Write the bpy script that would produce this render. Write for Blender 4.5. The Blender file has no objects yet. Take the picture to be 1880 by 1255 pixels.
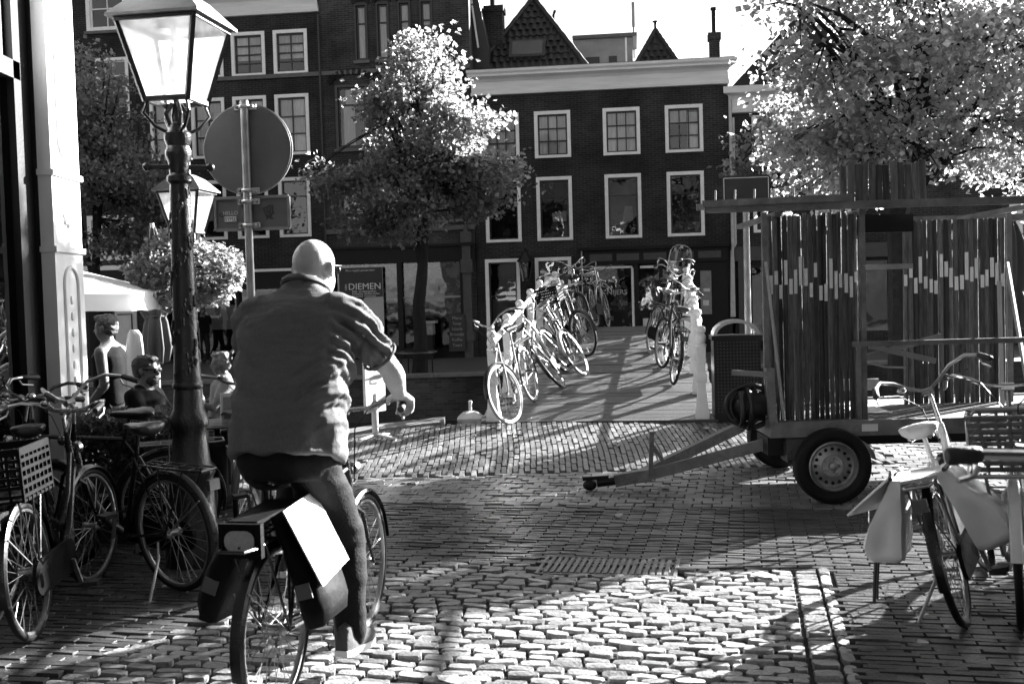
import bpy, bmesh, math, random
import numpy as np
from mathutils import Vector, Matrix, noise
R = math.radians
random.seed(7)
rng = np.random.default_rng(7)
scene = bpy.context.scene
col = scene.collection

# ---------------------------------------------------------------- camera
cam_d = bpy.data.cameras.new('camera')
cam = bpy.data.objects.new('camera', cam_d); col.objects.link(cam)
cam_d.sensor_width = 36; cam_d.lens = 36 * 2000 / 1880
cam_d.clip_start = .05; cam_d.clip_end = 2000
_p, _r = R(2.36), .028
_F = Vector((0, math.cos(_p), -math.sin(_p))); _R0 = Vector((1, 0, 0)); _U0 = Vector((0, math.sin(_p), math.cos(_p)))
_Rt = _R0 * math.cos(_r) - _U0 * math.sin(_r); _Up = _U0 * math.cos(_r) + _R0 * math.sin(_r)
cam.matrix_world = Matrix(((_Rt.x, _Up.x, -_F.x, 0), (_Rt.y, _Up.y, -_F.y, 0), (_Rt.z, _Up.z, -_F.z, 1.65), (0, 0, 0, 1)))
cam_d.dof.use_dof = True; cam_d.dof.focus_distance = 10.0; cam_d.dof.aperture_fstop = 6.3
scene.camera = cam

# ---------------------------------------------------------------- daylight
SUN_EL, SUN_AZ = R(21), R(49)            # azimuth clockwise from +Y
world = bpy.data.worlds.new('World'); scene.world = world; world.use_nodes = True
nt = world.node_tree; nt.nodes.clear()
sky = nt.nodes.new('ShaderNodeTexSky'); sky.sky_type = 'NISHITA'; sky.sun_disc = False
sky.sun_elevation = SUN_EL; sky.sun_rotation = SUN_AZ
sky.air_density = .45; sky.dust_density = 1.2; sky.ozone_density = 1.0
bw = nt.nodes.new('ShaderNodeRGBToBW'); bg = nt.nodes.new('ShaderNodeBackground'); wo = nt.nodes.new('ShaderNodeOutputWorld')
bg.inputs['Strength'].default_value = .05
nt.links.new(sky.outputs[0], bw.inputs[0]); nt.links.new(bw.outputs[0], bg.inputs[0]); nt.links.new(bg.outputs[0], wo.inputs[0])
sun_d = bpy.data.lights.new('sun', 'SUN'); sun_d.energy = 5.0; sun_d.angle = R(.5); sun_d.color = (1, 1, 1)
sun = bpy.data.objects.new('sun', sun_d); col.objects.link(sun)
_sd = Vector((math.sin(SUN_AZ) * math.cos(SUN_EL), math.cos(SUN_AZ) * math.cos(SUN_EL), math.sin(SUN_EL)))
sun.rotation_euler = _sd.to_track_quat('Z', 'Y').to_euler(); sun.location = (30, 30, 30)
scene.view_settings.view_transform = 'Standard'; scene.view_settings.look = 'None'
scene.view_settings.gamma = 1; scene.view_settings.exposure = 3.1
scene.view_settings.use_curve_mapping = False
scene.cycles.max_bounces = 6; scene.cycles.diffuse_bounces = 3; scene.cycles.glossy_bounces = 3
scene.cycles.transmission_bounces = 4; scene.cycles.transparent_max_bounces = 12
scene.cycles.caustics_reflective = False; scene.cycles.caustics_refractive = False
scene.cycles.use_denoising = True

# ---------------------------------------------------------------- materials (the photograph is black and white: neutral greys)
MATS = {}
def mat(name, c=.2, r=.6, var=.25, sc=6, bump=.15, bsc=45, metal=0, spec=.5, island=0, coat=0, stretch=None, trans=0):
    if name in MATS: return MATS[name]
    m = bpy.data.materials.new(name); m.use_nodes = True; MATS[name] = m
    n = m.node_tree.nodes; l = m.node_tree.links
    b = n['Principled BSDF']
    b.inputs['Roughness'].default_value = r; b.inputs['Metallic'].default_value = metal
    b.inputs['Specular IOR Level'].default_value = spec; b.inputs['Coat Weight'].default_value = coat
    tc = n.new('ShaderNodeTexCoord'); vec = tc.outputs['Object']
    if stretch:
        mp = n.new('ShaderNodeMapping'); mp.inputs['Scale'].default_value = stretch
        l.new(vec, mp.inputs[0]); vec = mp.outputs[0]
    nz = n.new('ShaderNodeTexNoise'); nz.inputs['Scale'].default_value = sc; nz.inputs['Detail'].default_value = 6; nz.inputs['Roughness'].default_value = .62
    l.new(vec, nz.inputs['Vector'])
    mr = n.new('ShaderNodeMapRange'); mr.inputs['From Min'].default_value = .25; mr.inputs['From Max'].default_value = .75
    mr.inputs['To Min'].default_value = c * (1 - var); mr.inputs['To Max'].default_value = c * (1 + var)
    l.new(nz.outputs['Fac'], mr.inputs['Value']); out = mr.outputs[0]
    if island:
        g = n.new('ShaderNodeNewGeometry'); oi = n.new('ShaderNodeObjectInfo')
        ad = n.new('ShaderNodeMath'); ad.operation = 'ADD'; l.new(g.outputs['Random Per Island'], ad.inputs[0]); l.new(oi.outputs['Random'], ad.inputs[1])
        fr = n.new('ShaderNodeMath'); fr.operation = 'FRACT'; l.new(ad.outputs[0], fr.inputs[0])
        m2 = n.new('ShaderNodeMapRange'); m2.inputs['To Min'].default_value = 1 - island; m2.inputs['To Max'].default_value = 1 + island
        l.new(fr.outputs[0], m2.inputs['Value'])
        mu = n.new('ShaderNodeMath'); mu.operation = 'MULTIPLY'; l.new(out, mu.inputs[0]); l.new(m2.outputs[0], mu.inputs[1]); out = mu.outputs[0]
    l.new(out, b.inputs['Base Color'])
    rr = n.new('ShaderNodeMapRange'); rr.inputs['To Min'].default_value = max(.02, r * .8); rr.inputs['To Max'].default_value = min(1, r * 1.2)
    l.new(nz.outputs['Fac'], rr.inputs['Value']); l.new(rr.outputs[0], b.inputs['Roughness'])
    if bump:
        nb = n.new('ShaderNodeTexNoise'); nb.inputs['Scale'].default_value = bsc; nb.inputs['Detail'].default_value = 5
        l.new(vec, nb.inputs['Vector'])
        bp = n.new('ShaderNodeBump'); bp.inputs['Strength'].default_value = bump; bp.inputs['Distance'].default_value = .02
        l.new(nb.outputs['Fac'], bp.inputs['Height']); l.new(bp.outputs[0], b.inputs['Normal'])
    if trans:
        tr = n.new('ShaderNodeBsdfTranslucent'); l.new(out, tr.inputs['Color'])
        mx = n.new('ShaderNodeMixShader'); mx.inputs[0].default_value = trans
        l.new(b.outputs[0], mx.inputs[1]); l.new(tr.outputs[0], mx.inputs[2]); l.new(mx.outputs[0], n['Material Output'].inputs[0])
    return m

def brick_mat(name, c, cm, w=.21, h=.063, vertical=True):
    if name in MATS: return MATS[name]
    m = mat(name, c, .85, .3, 1.2, 0); n = m.node_tree.nodes; l = m.node_tree.links
    b = n['Principled BSDF']; b.inputs['Specular IOR Level'].default_value = .25
    tc = n.new('ShaderNodeTexCoord'); sp = n.new('ShaderNodeSeparateXYZ'); cb = n.new('ShaderNodeCombineXYZ')
    l.new(tc.outputs['Object'], sp.inputs[0])
    ad = n.new('ShaderNodeMath'); ad.operation = 'ADD'; l.new(sp.outputs['X'], ad.inputs[0]); l.new(sp.outputs['Y'], ad.inputs[1])
    l.new(ad.outputs[0], cb.inputs['X']); l.new(sp.outputs['Z' if vertical else 'Y'], cb.inputs['Y'])
    bt = n.new('ShaderNodeTexBrick'); l.new(cb.outputs[0], bt.inputs['Vector'])
    bt.inputs['Scale'].default_value = 1; bt.inputs['Brick Width'].default_value = w; bt.inputs['Row Height'].default_value = h
    bt.inputs['Mortar Size'].default_value = .006; bt.inputs['Bias'].default_value = -.1
    bt.inputs['Color1'].default_value = (c * .75,) * 3 + (1,); bt.inputs['Color2'].default_value = (c * 1.35,) * 3 + (1,); bt.inputs['Mortar'].default_value = (cm,) * 3 + (1,)
    nz = n.new('ShaderNodeTexNoise'); nz.inputs['Scale'].default_value = .8; nz.inputs['Detail'].default_value = 8; l.new(tc.outputs['Object'], nz.inputs['Vector'])
    mr = n.new('ShaderNodeMapRange'); mr.inputs['From Min'].default_value = .3; mr.inputs['From Max'].default_value = .7; mr.inputs['To Min'].default_value = .5; mr.inputs['To Max'].default_value = 1.7
    l.new(nz.outputs['Fac'], mr.inputs['Value'])
    mx = n.new('ShaderNodeMix'); mx.data_type = 'RGBA'; mx.blend_type = 'MULTIPLY'; mx.inputs[0].default_value = 1
    l.new(bt.outputs['Color'], mx.inputs[6]); l.new(mr.outputs[0], mx.inputs[7]); l.new(mx.outputs[2], b.inputs['Base Color'])
    bp = n.new('ShaderNodeBump'); bp.inputs['Strength'].default_value = .5; bp.inputs['Distance'].default_value = .01; bp.invert = True
    l.new(bt.outputs['Fac'], bp.inputs['Height']); l.new(bp.outputs[0], b.inputs['Normal'])
    return m

def glass_mat(name, tint=.9, refl=.12, rough=.02):
    if name in MATS: return MATS[name]
    m = bpy.data.materials.new(name); m.use_nodes = True; MATS[name] = m
    n = m.node_tree.nodes; l = m.node_tree.links; n.remove(n['Principled BSDF'])
    t = n.new('ShaderNodeBsdfTransparent'); t.inputs[0].default_value = (tint,) * 3 + (1,)
    g = n.new('ShaderNodeBsdfGlossy'); g.inputs['Roughness'].default_value = rough; g.inputs[0].default_value = (.9, .9, .9, 1)
    tc = n.new('ShaderNodeTexCoord'); nz = n.new('ShaderNodeTexNoise'); nz.inputs['Scale'].default_value = 1.6; l.new(tc.outputs['Object'], nz.inputs['Vector'])
    bp = n.new('ShaderNodeBump'); bp.inputs['Strength'].default_value = .12; bp.inputs['Distance'].default_value = .05; l.new(nz.outputs['Fac'], bp.inputs['Height']); l.new(bp.outputs[0], g.inputs['Normal'])
    lw = n.new('ShaderNodeFresnel'); lw.inputs['IOR'].default_value = 1.5
    ad = n.new('ShaderNodeMath'); ad.operation = 'ADD'; ad.inputs[1].default_value = refl; l.new(lw.outputs[0], ad.inputs[0])
    mx = n.new('ShaderNodeMixShader'); l.new(ad.outputs[0], mx.inputs[0]); l.new(t.outputs[0], mx.inputs[1]); l.new(g.outputs[0], mx.inputs[2])
    l.new(mx.outputs[0], n['Material Output'].inputs[0]); return m

def leaf_mat(name, c, tr):
    if name in MATS: return MATS[name]
    m = bpy.data.materials.new(name); m.use_nodes = True; MATS[name] = m
    n = m.node_tree.nodes; l = m.node_tree.links
    b = n['Principled BSDF']; b.inputs['Roughness'].default_value = .45; b.inputs['Specular IOR Level'].default_value = .4
    g = n.new('ShaderNodeNewGeometry'); mr = n.new('ShaderNodeMapRange'); mr.inputs['To Min'].default_value = c * .6; mr.inputs['To Max'].default_value = c * 1.45
    l.new(g.outputs['Random Per Island'], mr.inputs['Value']); l.new(mr.outputs[0], b.inputs['Base Color'])
    t = n.new('ShaderNodeBsdfTranslucent'); m2 = n.new('ShaderNodeMapRange'); m2.inputs['To Min'].default_value = tr * .6; m2.inputs['To Max'].default_value = tr * 1.4
    l.new(g.outputs['Random Per Island'], m2.inputs['Value']); l.new(m2.outputs[0], t.inputs['Color'])
    ad = n.new('ShaderNodeAddShader'); l.new(b.outputs[0], ad.inputs[0]); l.new(t.outputs[0], ad.inputs[1]); l.new(ad.outputs[0], n['Material Output'].inputs[0])
    return m

# ---------------------------------------------------------------- mesh builder
class MB:
    def __init__(s): s.v = []; s.f = []
    def add(s, vs, fs):
        o = len(s.v); s.v += [tuple(v) for v in vs]; s.f += [tuple(i + o for i in f) for f in fs]; return s
    def box(s, x0, x1, y0, y1, z0, z1, M=None):
        vs = [Vector((x, y, z)) for z in (z0, z1) for y in (y0, y1) for x in (x0, x1)]
        if M is not None: vs = [M @ v for v in vs]
        return s.add(vs, [(0, 2, 3, 1), (4, 5, 7, 6), (0, 1, 5, 4), (2, 6, 7, 3), (0, 4, 6, 2), (1, 3, 7, 5)])
    def beam(s, p, q, w, h=None, up=(0, 0, 1)):
        p, q = Vector(p), Vector(q); d = q - p; L = d.length; d.normalize(); h = h or w
        u = d.cross(Vector(up))
        if u.length < 1e-4: u = d.cross(Vector((1, 0, 0)))
        u.normalize(); k = u.cross(d)
        M = Matrix(((u.x, d.x, k.x, p.x), (u.y, d.y, k.y, p.y), (u.z, d.z, k.z, p.z), (0, 0, 0, 1)))
        return s.box(-w / 2, w / 2, 0, L, -h / 2, h / 2, M)
    def tube(s, pts, r, n=8, closed=False, flat=1, cap=True):
        pts = [Vector(p) for p in pts]; N = len(pts); rs = r if isinstance(r, (list, tuple)) else [r] * N
        ref = None; rings = []
        for i, p in enumerate(pts):
            a = pts[i - 1] if (i > 0 or closed) else p; b = pts[(i + 1) % N] if (i < N - 1 or closed) else p
            d = (b - a); d = d.normalized() if d.length > 1e-9 else Vector((0, 0, 1))
            if ref is None: ref = d.cross(Vector((0, 0, 1)) if abs(d.z) < .95 else Vector((1, 0, 0))).normalized()
            ref = (ref - d * ref.dot(d)); ref = ref.normalized() if ref.length > 1e-6 else d.orthogonal().normalized()
            w = d.cross(ref)
            rings.append([p + (ref * math.cos(t) + w * math.sin(t) * flat) * rs[i] for t in (2 * math.pi * k / n for k in range(n))])
        vs = [v for g in rings for v in g]; fs = []
        M = N if closed else N - 1
        for i in range(M):
            j = (i + 1) % N
            for k in range(n): fs.append((i * n + k, i * n + (k + 1) % n, j * n + (k + 1) % n, j * n + k))
        if not closed and cap: fs += [tuple(range(n - 1, -1, -1)), tuple((N - 1) * n + k for k in range(n))]
        return s.add(vs, fs)
    def caps(s, pts, r, n=12):
        """closed tapered limb with round ends"""
        pts = [Vector(p) for p in pts]; rs = r if isinstance(r, (list, tuple)) else [r] * len(pts)
        d0 = (pts[0] - pts[1]).normalized(); d1 = (pts[-1] - pts[-2]).normalized()
        P = [pts[0] + d0 * rs[0] * .95, pts[0] + d0 * rs[0] * .7] + pts + [pts[-1] + d1 * rs[-1] * .7, pts[-1] + d1 * rs[-1] * .95]
        Q = [rs[0] * .3, rs[0] * .72] + list(rs) + [rs[-1] * .72, rs[-1] * .3]
        return s.tube(P, Q, n)
    def lathe(s, prof, n=24, c=(0, 0, 0), M=None, cap=True):
        c = Vector(c); vs = []; fs = []
        for r, z in prof:
            for k in range(n):
                t = 2 * math.pi * k / n; v = Vector((r * math.cos(t), r * math.sin(t), z)); v = (M @ v if M is not None else v) + c; vs.append(v)
        for i in range(len(prof) - 1):
            for k in range(n): fs.append((i * n + k, i * n + (k + 1) % n, (i + 1) * n + (k + 1) % n, (i + 1) * n + k))
        if cap:
            if prof[0][0] > 1e-4: fs.append(tuple(range(n - 1, -1, -1)))
            if prof[-1][0] > 1e-4: fs.append(tuple((len(prof) - 1) * n + k for k in range(n)))
        return s.add(vs, fs)
    def sph(s, c, rx, ry=None, rz=None, n=16, m=10, M=None):
        ry = ry or rx; rz = rz or rx; c = Vector(c); vs = []; fs = []
        for i in range(1, m):
            a = math.pi * i / m
            for k in range(n):
                t = 2 * math.pi * k / n; v = Vector((rx * math.sin(a) * math.cos(t), ry * math.sin(a) * math.sin(t), -rz * math.cos(a)))
                vs.append((M @ v if M is not None else v) + c)
        for i in range(m - 2):
            for k in range(n): fs.append((i * n + k, i * n + (k + 1) % n, (i + 1) * n + (k + 1) % n, (i + 1) * n + k))
        fs += [tuple(range(n - 1, -1, -1)), tuple((m - 2) * n + k for k in range(n))]
        return s.add(vs, fs)
    def torus(s, c, Rr, r, axis='y', n=36, m=8, ry=None):
        pts = []
        for k in range(n):
            t = 2 * math.pi * k / n; a, b = Rr * math.cos(t), Rr * math.sin(t)
            pts.append(Vector(c) + Vector({'y': (a, 0, b), 'z': (a, b, 0), 'x': (0, a, b)}[axis]))
        return s.tube(pts, r, m, True)
    def prism(s, poly, d0, d1, ax='y'):
        """polygon (a,b) extruded along ax from d0 to d1"""
        f = {'y': lambda a, b, d: (a, d, b), 'z': lambda a, b, d: (a, b, d), 'x': lambda a, b, d: (d, a, b)}[ax]
        n = len(poly); vs = [f(a, b, d0) for a, b in poly] + [f(a, b, d1) for a, b in poly]
        fs = [tuple(range(n)), tuple(range(2 * n - 1, n - 1, -1))] + [(i + n, (i + 1) % n + n, (i + 1) % n, i) for i in range(n)]
        return s.add(vs, fs)
    def loft(s, rings):
        """rings: lists of equal length, closed loops, capped"""
        n = len(rings[0]); vs = [v for g in rings for v in g]; fs = []
        for i in range(len(rings) - 1):
            for k in range(n): fs.append((i * n + k, i * n + (k + 1) % n, (i + 1) * n + (k + 1) % n, (i + 1) * n + k))
        fs += [tuple(range(n - 1, -1, -1)), tuple((len(rings) - 1) * n + k for k in range(n))]
        return s.add(vs, fs)
    def mesh(s, name, ang=38):
        me = bpy.data.meshes.new(name); me.from_pydata([tuple(v) for v in s.v], [], s.f); me.validate()
        bm = bmesh.new(); bm.from_mesh(me); bmesh.ops.recalc_face_normals(bm, faces=bm.faces); bm.to_mesh(me); bm.free()
        if ang:
            me.polygons.foreach_set('use_smooth', [True] * len(me.polygons))
            try: me.set_sharp_from_angle(angle=R(ang))
            except Exception: pass
        return me
    def build(s, name, m, parent=None, loc=None, rot=None, ang=38):
        return ob(name, s.mesh(name, ang), m, parent, loc, rot)

def ob(name, me, m=None, parent=None, loc=None, rot=None):
    o = bpy.data.objects.new(name, me); col.objects.link(o)
    if m is not None and not me.materials: me.materials.append(m)
    if parent is not None: o.parent = parent
    if loc is not None: o.location = loc
    if rot is not None: o.rotation_euler = rot
    return o
def tag(o, label=None, cat=None, group=None, kind=None):
    if label: o['label'] = label
    if cat: o['category'] = cat
    if group: o['group'] = group
    if kind: o['kind'] = kind
    return o
def thing(name, label, cat, loc=(0, 0, 0), rot=(0, 0, 0), group=None):
    o = bpy.data.objects.new(name, None); col.objects.link(o); o.location = loc; o.rotation_euler = rot; o.empty_display_size = .1
    return tag(o, label, cat, group)
def structure(o): o['kind'] = 'structure'; return o
def copy_tree(o, parent=None):
    c = o.copy(); col.objects.link(c); c.parent = parent
    for ch in list(o.children): copy_tree(ch, c)
    return c
def text_mesh(s, size, depth=.004, align='CENTER', sx=1, bold=0):
    cu = bpy.data.curves.new('t', 'FONT'); cu.body = s; cu.size = size; cu.extrude = depth; cu.align_x = align; cu.align_y = 'CENTER'; cu.offset = bold; cu.resolution_u = 3
    o = bpy.data.objects.new('t', cu); col.objects.link(o)
    dg = bpy.context.evaluated_depsgraph_get(); me = bpy.data.meshes.new_from_object(o.evaluated_get(dg))
    bpy.data.objects.remove(o); bpy.data.curves.remove(cu)
    if sx != 1:
        for v in me.vertices: v.co.x *= sx
    me.materials.clear()
    return me
def text(name, s, size, m, parent, loc, rot=(R(90), 0, 0), **k):
    return ob(name, text_mesh(s, size, **k), m, parent, loc, rot)
def solid(mb, voxel, smooth=4, disp=None):
    """fuse overlapping closed shapes into one continuous skin"""
    me = mb.mesh('tmp', 0); o = bpy.data.objects.new('tmp', me); col.objects.link(o)
    r = o.modifiers.new('r', 'REMESH'); r.mode = 'VOXEL'; r.voxel_size = voxel; r.use_smooth_shade = True
    if smooth: s = o.modifiers.new('s', 'SMOOTH'); s.factor = .5; s.iterations = smooth
    dg = bpy.context.evaluated_depsgraph_get(); out = bpy.data.meshes.new_from_object(o.evaluated_get(dg))
    bpy.data.objects.remove(o); bpy.data.meshes.remove(me)
    out.polygons.foreach_set('use_smooth', [True] * len(out.polygons))
    if disp:
        nrm = [v.normal.copy() for v in out.vertices]
        for v, nn in zip(out.vertices, nrm): v.co += nn * disp(v.co, nn)
    return out
# ================================================================ SETTING: ground, paving, canal
def sstep(t): t = min(1, max(0, t)); return t * t * (3 - 2 * t)
def hz(x, y):
    a = min(1, max(0, (y - 10.2) / 1.9)); b = sstep((x + 3.4) / 2.7) * sstep((4.2 - x) / 1.2)
    return .25 * a * b
M_joint = mat('joint_sand', .03, .95, .4, 9, .4, 60, spec=.1)
M_brick = mat('paving_clinker', .055, .32, .25, 14, .25, 60, island=.38, spec=.5)
M_cobble = mat('granite_cobble', .21, .36, .4, 26, .35, 60, island=.42, spec=.55)
M_sett = mat('grey_sett', .17, .34, .25, 15, .25, 60, island=.3, spec=.5)
M_quay = brick_mat('quay_brick', .05, .07)
M_coping = mat('coping_stone', .16, .7, .3, 5, .3, 40)

def sheet(name, xs, ys, fz, m, off=0.):
    vs = [(x, y, fz(x, y) + off) for y in ys for x in xs]; n = len(xs)
    fs = [(j * n + i, j * n + i + 1, (j + 1) * n + i + 1, (j + 1) * n + i) for j in range(len(ys) - 1) for i in range(n - 1)]
    o = MB().add(vs, fs).build(name, m); return structure(o)
xs = [-200, -60, -20] + [i * .5 for i in range(-20, 21)] + [20, 60, 200]; ys = [-150, -40, -10] + [i * .5 for i in range(0, 20)] + [10, 10.2] + [10.2 + .19 * i for i in range(1, 11)] + [12.3]
street = sheet('street', xs, ys, hz, M_joint, -.022)
far_quay = sheet('far_quay', [-200, -40, -20, 0, 20, 40, 200], [24.9, 27, 30, 40, 100, 600], lambda x, y: -.1, mat('far_paving', .07, .7, .4, 3, .4, 20))
structure(MB().box(-200, 200, 12.3, 12.6, -3, -.03).build('near_quay_wall', M_quay))
structure(MB().box(2.62, 60, 12.61, 16.5, -3, -.025).build('quay_terrace', mat('terrace_paving', .06, .7, .4, 3, .4, 20)))
qw2 = structure(MB().box(-200, 200, 24.6, 24.9, -3, -.12).build('far_quay_wall', M_quay))
for i in range(-14, 10):
    MB().box(i * .9 + .005, i * .9 + .895, 24.55, 24.98, -.115 + random.uniform(0, .008), -.035).build('coping_stone', M_coping, qw2)
nq = bpy.data.objects['near_quay_wall']
for i in range(-9, 9):
    x0, x1 = i * .8 + .005, i * .8 + .795
    if -.9 < (x0 + x1) / 2 < 2.6: continue
    z0, z1 = hz(x0, 12.3), hz(x1, 12.3); m = MB()
    m.add([(x0, 12.15, z0 - .05), (x1, 12.15, z1 - .05), (x1, 12.66, z1 - .05), (x0, 12.66, z0 - .05), (x0, 12.15, z0 + .03), (x1, 12.15, z1 + .03), (x1, 12.66, z1 + .03), (x0, 12.66, z0 + .03)],
          [(0, 3, 2, 1), (4, 5, 6, 7), (0, 1, 5, 4), (1, 2, 6, 5), (2, 3, 7, 6), (3, 0, 4, 7)]); m.build('coping_stone', M_coping, nq)
MB().add([(-.9, 12.29, hz(-.9, 12.3) - .03), (2.7, 12.29, hz(2.7, 12.3) - .03), (2.7, 12.29, -1), (-.9, 12.29, -1)], [(0, 1, 2, 3)]).build('abutment', M_quay, nq)
# water
def water_mat():
    m = mat('canal_water', .01, .06, 0, 2, 0); n = m.node_tree.nodes; l = m.node_tree.links
    tc = n.new('ShaderNodeTexCoord'); nz = n.new('ShaderNodeTexNoise'); nz.inputs['Scale'].default_value = 2.2; nz.inputs['Detail'].default_value = 3
    l.new(tc.outputs['Object'], nz.inputs['Vector']); bp = n.new('ShaderNodeBump'); bp.inputs['Strength'].default_value = .35; bp.inputs['Distance'].default_value = .1
    l.new(nz.outputs['Fac'], bp.inputs['Height']); l.new(bp.outputs[0], n['Principled BSDF'].inputs['Normal']); return m
structure(MB().add([(-200, 12.5, -1.1), (200, 12.5, -1.1), (200, 24.7, -1.1), (-200, 24.7, -1.1)], [(0, 1, 2, 3)]).build('canal_water', water_mat()))

# ---- individually laid paving
E1 = np.array([.978, -.209]); E2 = np.array([.209, .978]); PO = np.array([1.62, 6.36])
def vis(x, y):            # inside the view, near the ground
    return y > 1 and abs(x) < .52 * y + .3 and y > 4.3
def in_cobbles(a, b, x, y):
    if not (-6 < a < .01 and -6 < b < 0): return False
    return x > -2.18 + (y - 4.79) * .67
def brick_mesh(items, inset=.0035, top=.0, jit=.003):
    """items: (cx, cy, ang, len, wid)"""
    A = np.array(items); n = len(A); c, s = np.cos(A[:, 2]), np.sin(A[:, 2]); V = np.zeros((n, 8, 3))
    k = 0; tz = rng.normal(0, jit, n); tx = rng.normal(0, .02, n); ty = rng.normal(0, .04, n)
    for zz, ins in ((-.03, 0), (0, inset)):
        for sx, sy in ((-1, -1), (1, -1), (1, 1), (-1, 1)):
            lx = sx * (A[:, 3] / 2 - ins); ly = sy * (A[:, 4] / 2 - ins)
            x = A[:, 0] + lx * c - ly * s; y = A[:, 1] + lx * s + ly * c
            h = np.array([hz(p, q) for p, q in zip(x, y)])
            V[:, k] = np.stack([x, y, h + zz + (tz + lx * tx + ly * ty if zz == 0 else 0)], 1); k += 1
    F = np.array([(4, 5, 6, 7), (0, 1, 5, 4), (1, 2, 6, 5), (2, 3, 7, 6), (3, 0, 4, 7)])
    F = (F[None] + (np.arange(n) * 8)[:, None, None]).reshape(-1, 4)
    me = bpy.data.meshes.new('bricks'); me.from_pydata(V.reshape(-1, 3).tolist(), [], F.tolist()); return me
def brick_unit(L, W, h=.03, inset=.0035):
    m = MB(); lo = [(sx * L / 2, sy * W / 2, -h) for sx, sy in ((-1, -1), (1, -1), (1, 1), (-1, 1))]; hi = [(sx * (L / 2 - inset), sy * (W / 2 - inset), 0) for sx, sy in ((-1, -1), (1, -1), (1, 1), (-1, 1))]
    return m.add(lo + hi, [(4, 5, 6, 7), (0, 1, 5, 4), (1, 2, 6, 5), (2, 3, 7, 6), (3, 0, 4, 7)]).mesh('paving_brick', 0)
def stone_unit(L, W, seed):
    r_ = random.Random(seed); out = []
    for t in range(12):
        a = 2 * math.pi * (t + .5) / 12; cx, sy = math.cos(a), math.sin(a)
        k = (abs(cx) ** 5 + abs(sy) ** 5) ** (-1 / 5)
        out.append((cx * k * L / 2 * r_.uniform(.93, 1.03), sy * k * W / 2 * r_.uniform(.9, 1.03)))
    vs = [(x * .98, y * .98, -.045) for x, y in out] + [(x, y, -.008 + r_.uniform(-.002, .002)) for x, y in out] + [(x * .965, y * .93, .001 + r_.uniform(-.002, .002)) for x, y in out] + [(r_.uniform(-.02, .02), 0, .003)]
    fs = []
    for t in range(12):
        u = (t + 1) % 12; fs += [(t, u, 12 + u, 12 + t), (12 + t, 12 + u, 24 + u, 24 + t), (24 + t, 24 + u, 36)]
    m = MB().add(vs, fs); return m
a1 = math.atan2(E1[1], E1[0])
def L2(a, b): p = PO + a * E1 + b * E2; return float(p[0]), float(p[1])
# cobbles
cobs = []; b = -.045; row = 0
while b > -3.2:
    a = -.004; first = row % 2
    while a > -5.2:
        L = random.uniform(.125, .155) * (.55 if first else 1); first = 0; a -= L / 2
        x, y = L2(a, b + .012 * math.sin(a * 2.1 + row))
        if in_cobbles(a, b, x, y) and not (.12 < x < .98 and 6.33 < y - (-.209 * (x - .55)) < 6.8):
            cobs.append((x, y, a1 + random.gauss(0, .03), L - random.uniform(.01, .02), random.uniform(.059, .068)))
        a -= L / 2
    row += 1; b -= .073
b = -.04
while b > -3.0:                                    # two border courses along the right edge
    x, y = L2(.068, b); cobs.append((x, y, a1 + random.gauss(0, .03), .118, .062)); b -= .074
b = -.06
while b > -3.0:
    x, y = L2(.17, b); cobs.append((x, y, a1 + math.pi / 2 + random.gauss(0, .03), .115, .06)); b -= .125
cob_root = structure(MB().add([L2(-5.2, .02) + (-.019,), L2(.24, .02) + (-.019,), L2(.24, -3.3) + (-.019,), L2(-5.2, -3.3) + (-.019,)], [(0, 1, 2, 3)]).build('cobbled_street', M_joint))
units = [stone_unit(1, 1, i) for i in range(8)]
unit_me = []
for i in range(8):
    m = MB(); m.v = [(x * .135, y * .062, z) for x, y, z in units[i].v]; m.f = units[i].f; unit_me.append(m.mesh('cobblestone', 22))
cobs.sort(key=lambda q: (0 if vis(q[0], q[1]) else 1, q[0] ** 2 + q[1] ** 2))
for i, (x, y, an, L, W) in enumerate(cobs[:300]):
    o = ob('cobblestone', unit_me[i % 8], M_cobble, cob_root, (x, y, random.gauss(0, .005) - (.012 if random.random() < .06 else 0)), (random.gauss(0, .06), random.gauss(0, .035), an + (math.pi if random.random() < .5 else 0)))
    o.scale = (L / .135, W / .062, 1)
m = MB()
for x, y, an, L, W in cobs[300:]:
    u = random.choice(units); c, s = math.cos(an), math.sin(an); dz = random.gauss(0, .004); tx, ty = random.gauss(0, .05), random.gauss(0, .05)
    m.add([(x + (p * L) * c - (q * W) * s, y + (p * L) * s + (q * W) * c, z + dz + p * L * tx + q * W * ty) for p, q, z in u.v], u.f)
tag(m.build('cobblestones', M_cobble, cob_root, ang=22), kind='stuff')
# clinker bricks
P_, Q_, S_ = [], [], []
for row, b in enumerate(np.arange(-7, 1.84, .054)):
    for a in np.arange(-9 + (row % 2) * .105, 8, .21):
        x, y = L2(a, b)
        if y < .5 or abs(x) > .56 * y + 3 : continue
        if in_cobbles(a, b, x, y) or (-.1 < a < .34 and -3 < b < 0.02): continue
        P_.append((x, y + random.gauss(0, .002), a1 + random.gauss(0, .012), .205, .0505))
for row, b in enumerate(np.arange(-3, .0, .054)):
    x, y = L2(.225 + (.1 if row % 2 else .05), b); P_.append((x, y, a1, .2 if row % 2 else .1, .0505))
    if not row % 2: x, y = L2(.385, b); P_.append((x, y, a1, .2, .0505))
for row, b in enumerate(np.arange(1.93, 6.5, .125)):
    for a in np.arange(-9 + (row % 2) * .07, 9, .15):
        x, y = L2(a, b)
        if abs(x) > .56 * y + 2 or y > 12.1 or (y > 10.12 and -2.9 < x < 3.6): continue
        Q_.append((x, y, a1 + random.gauss(0, .03), .145, .12))
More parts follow.
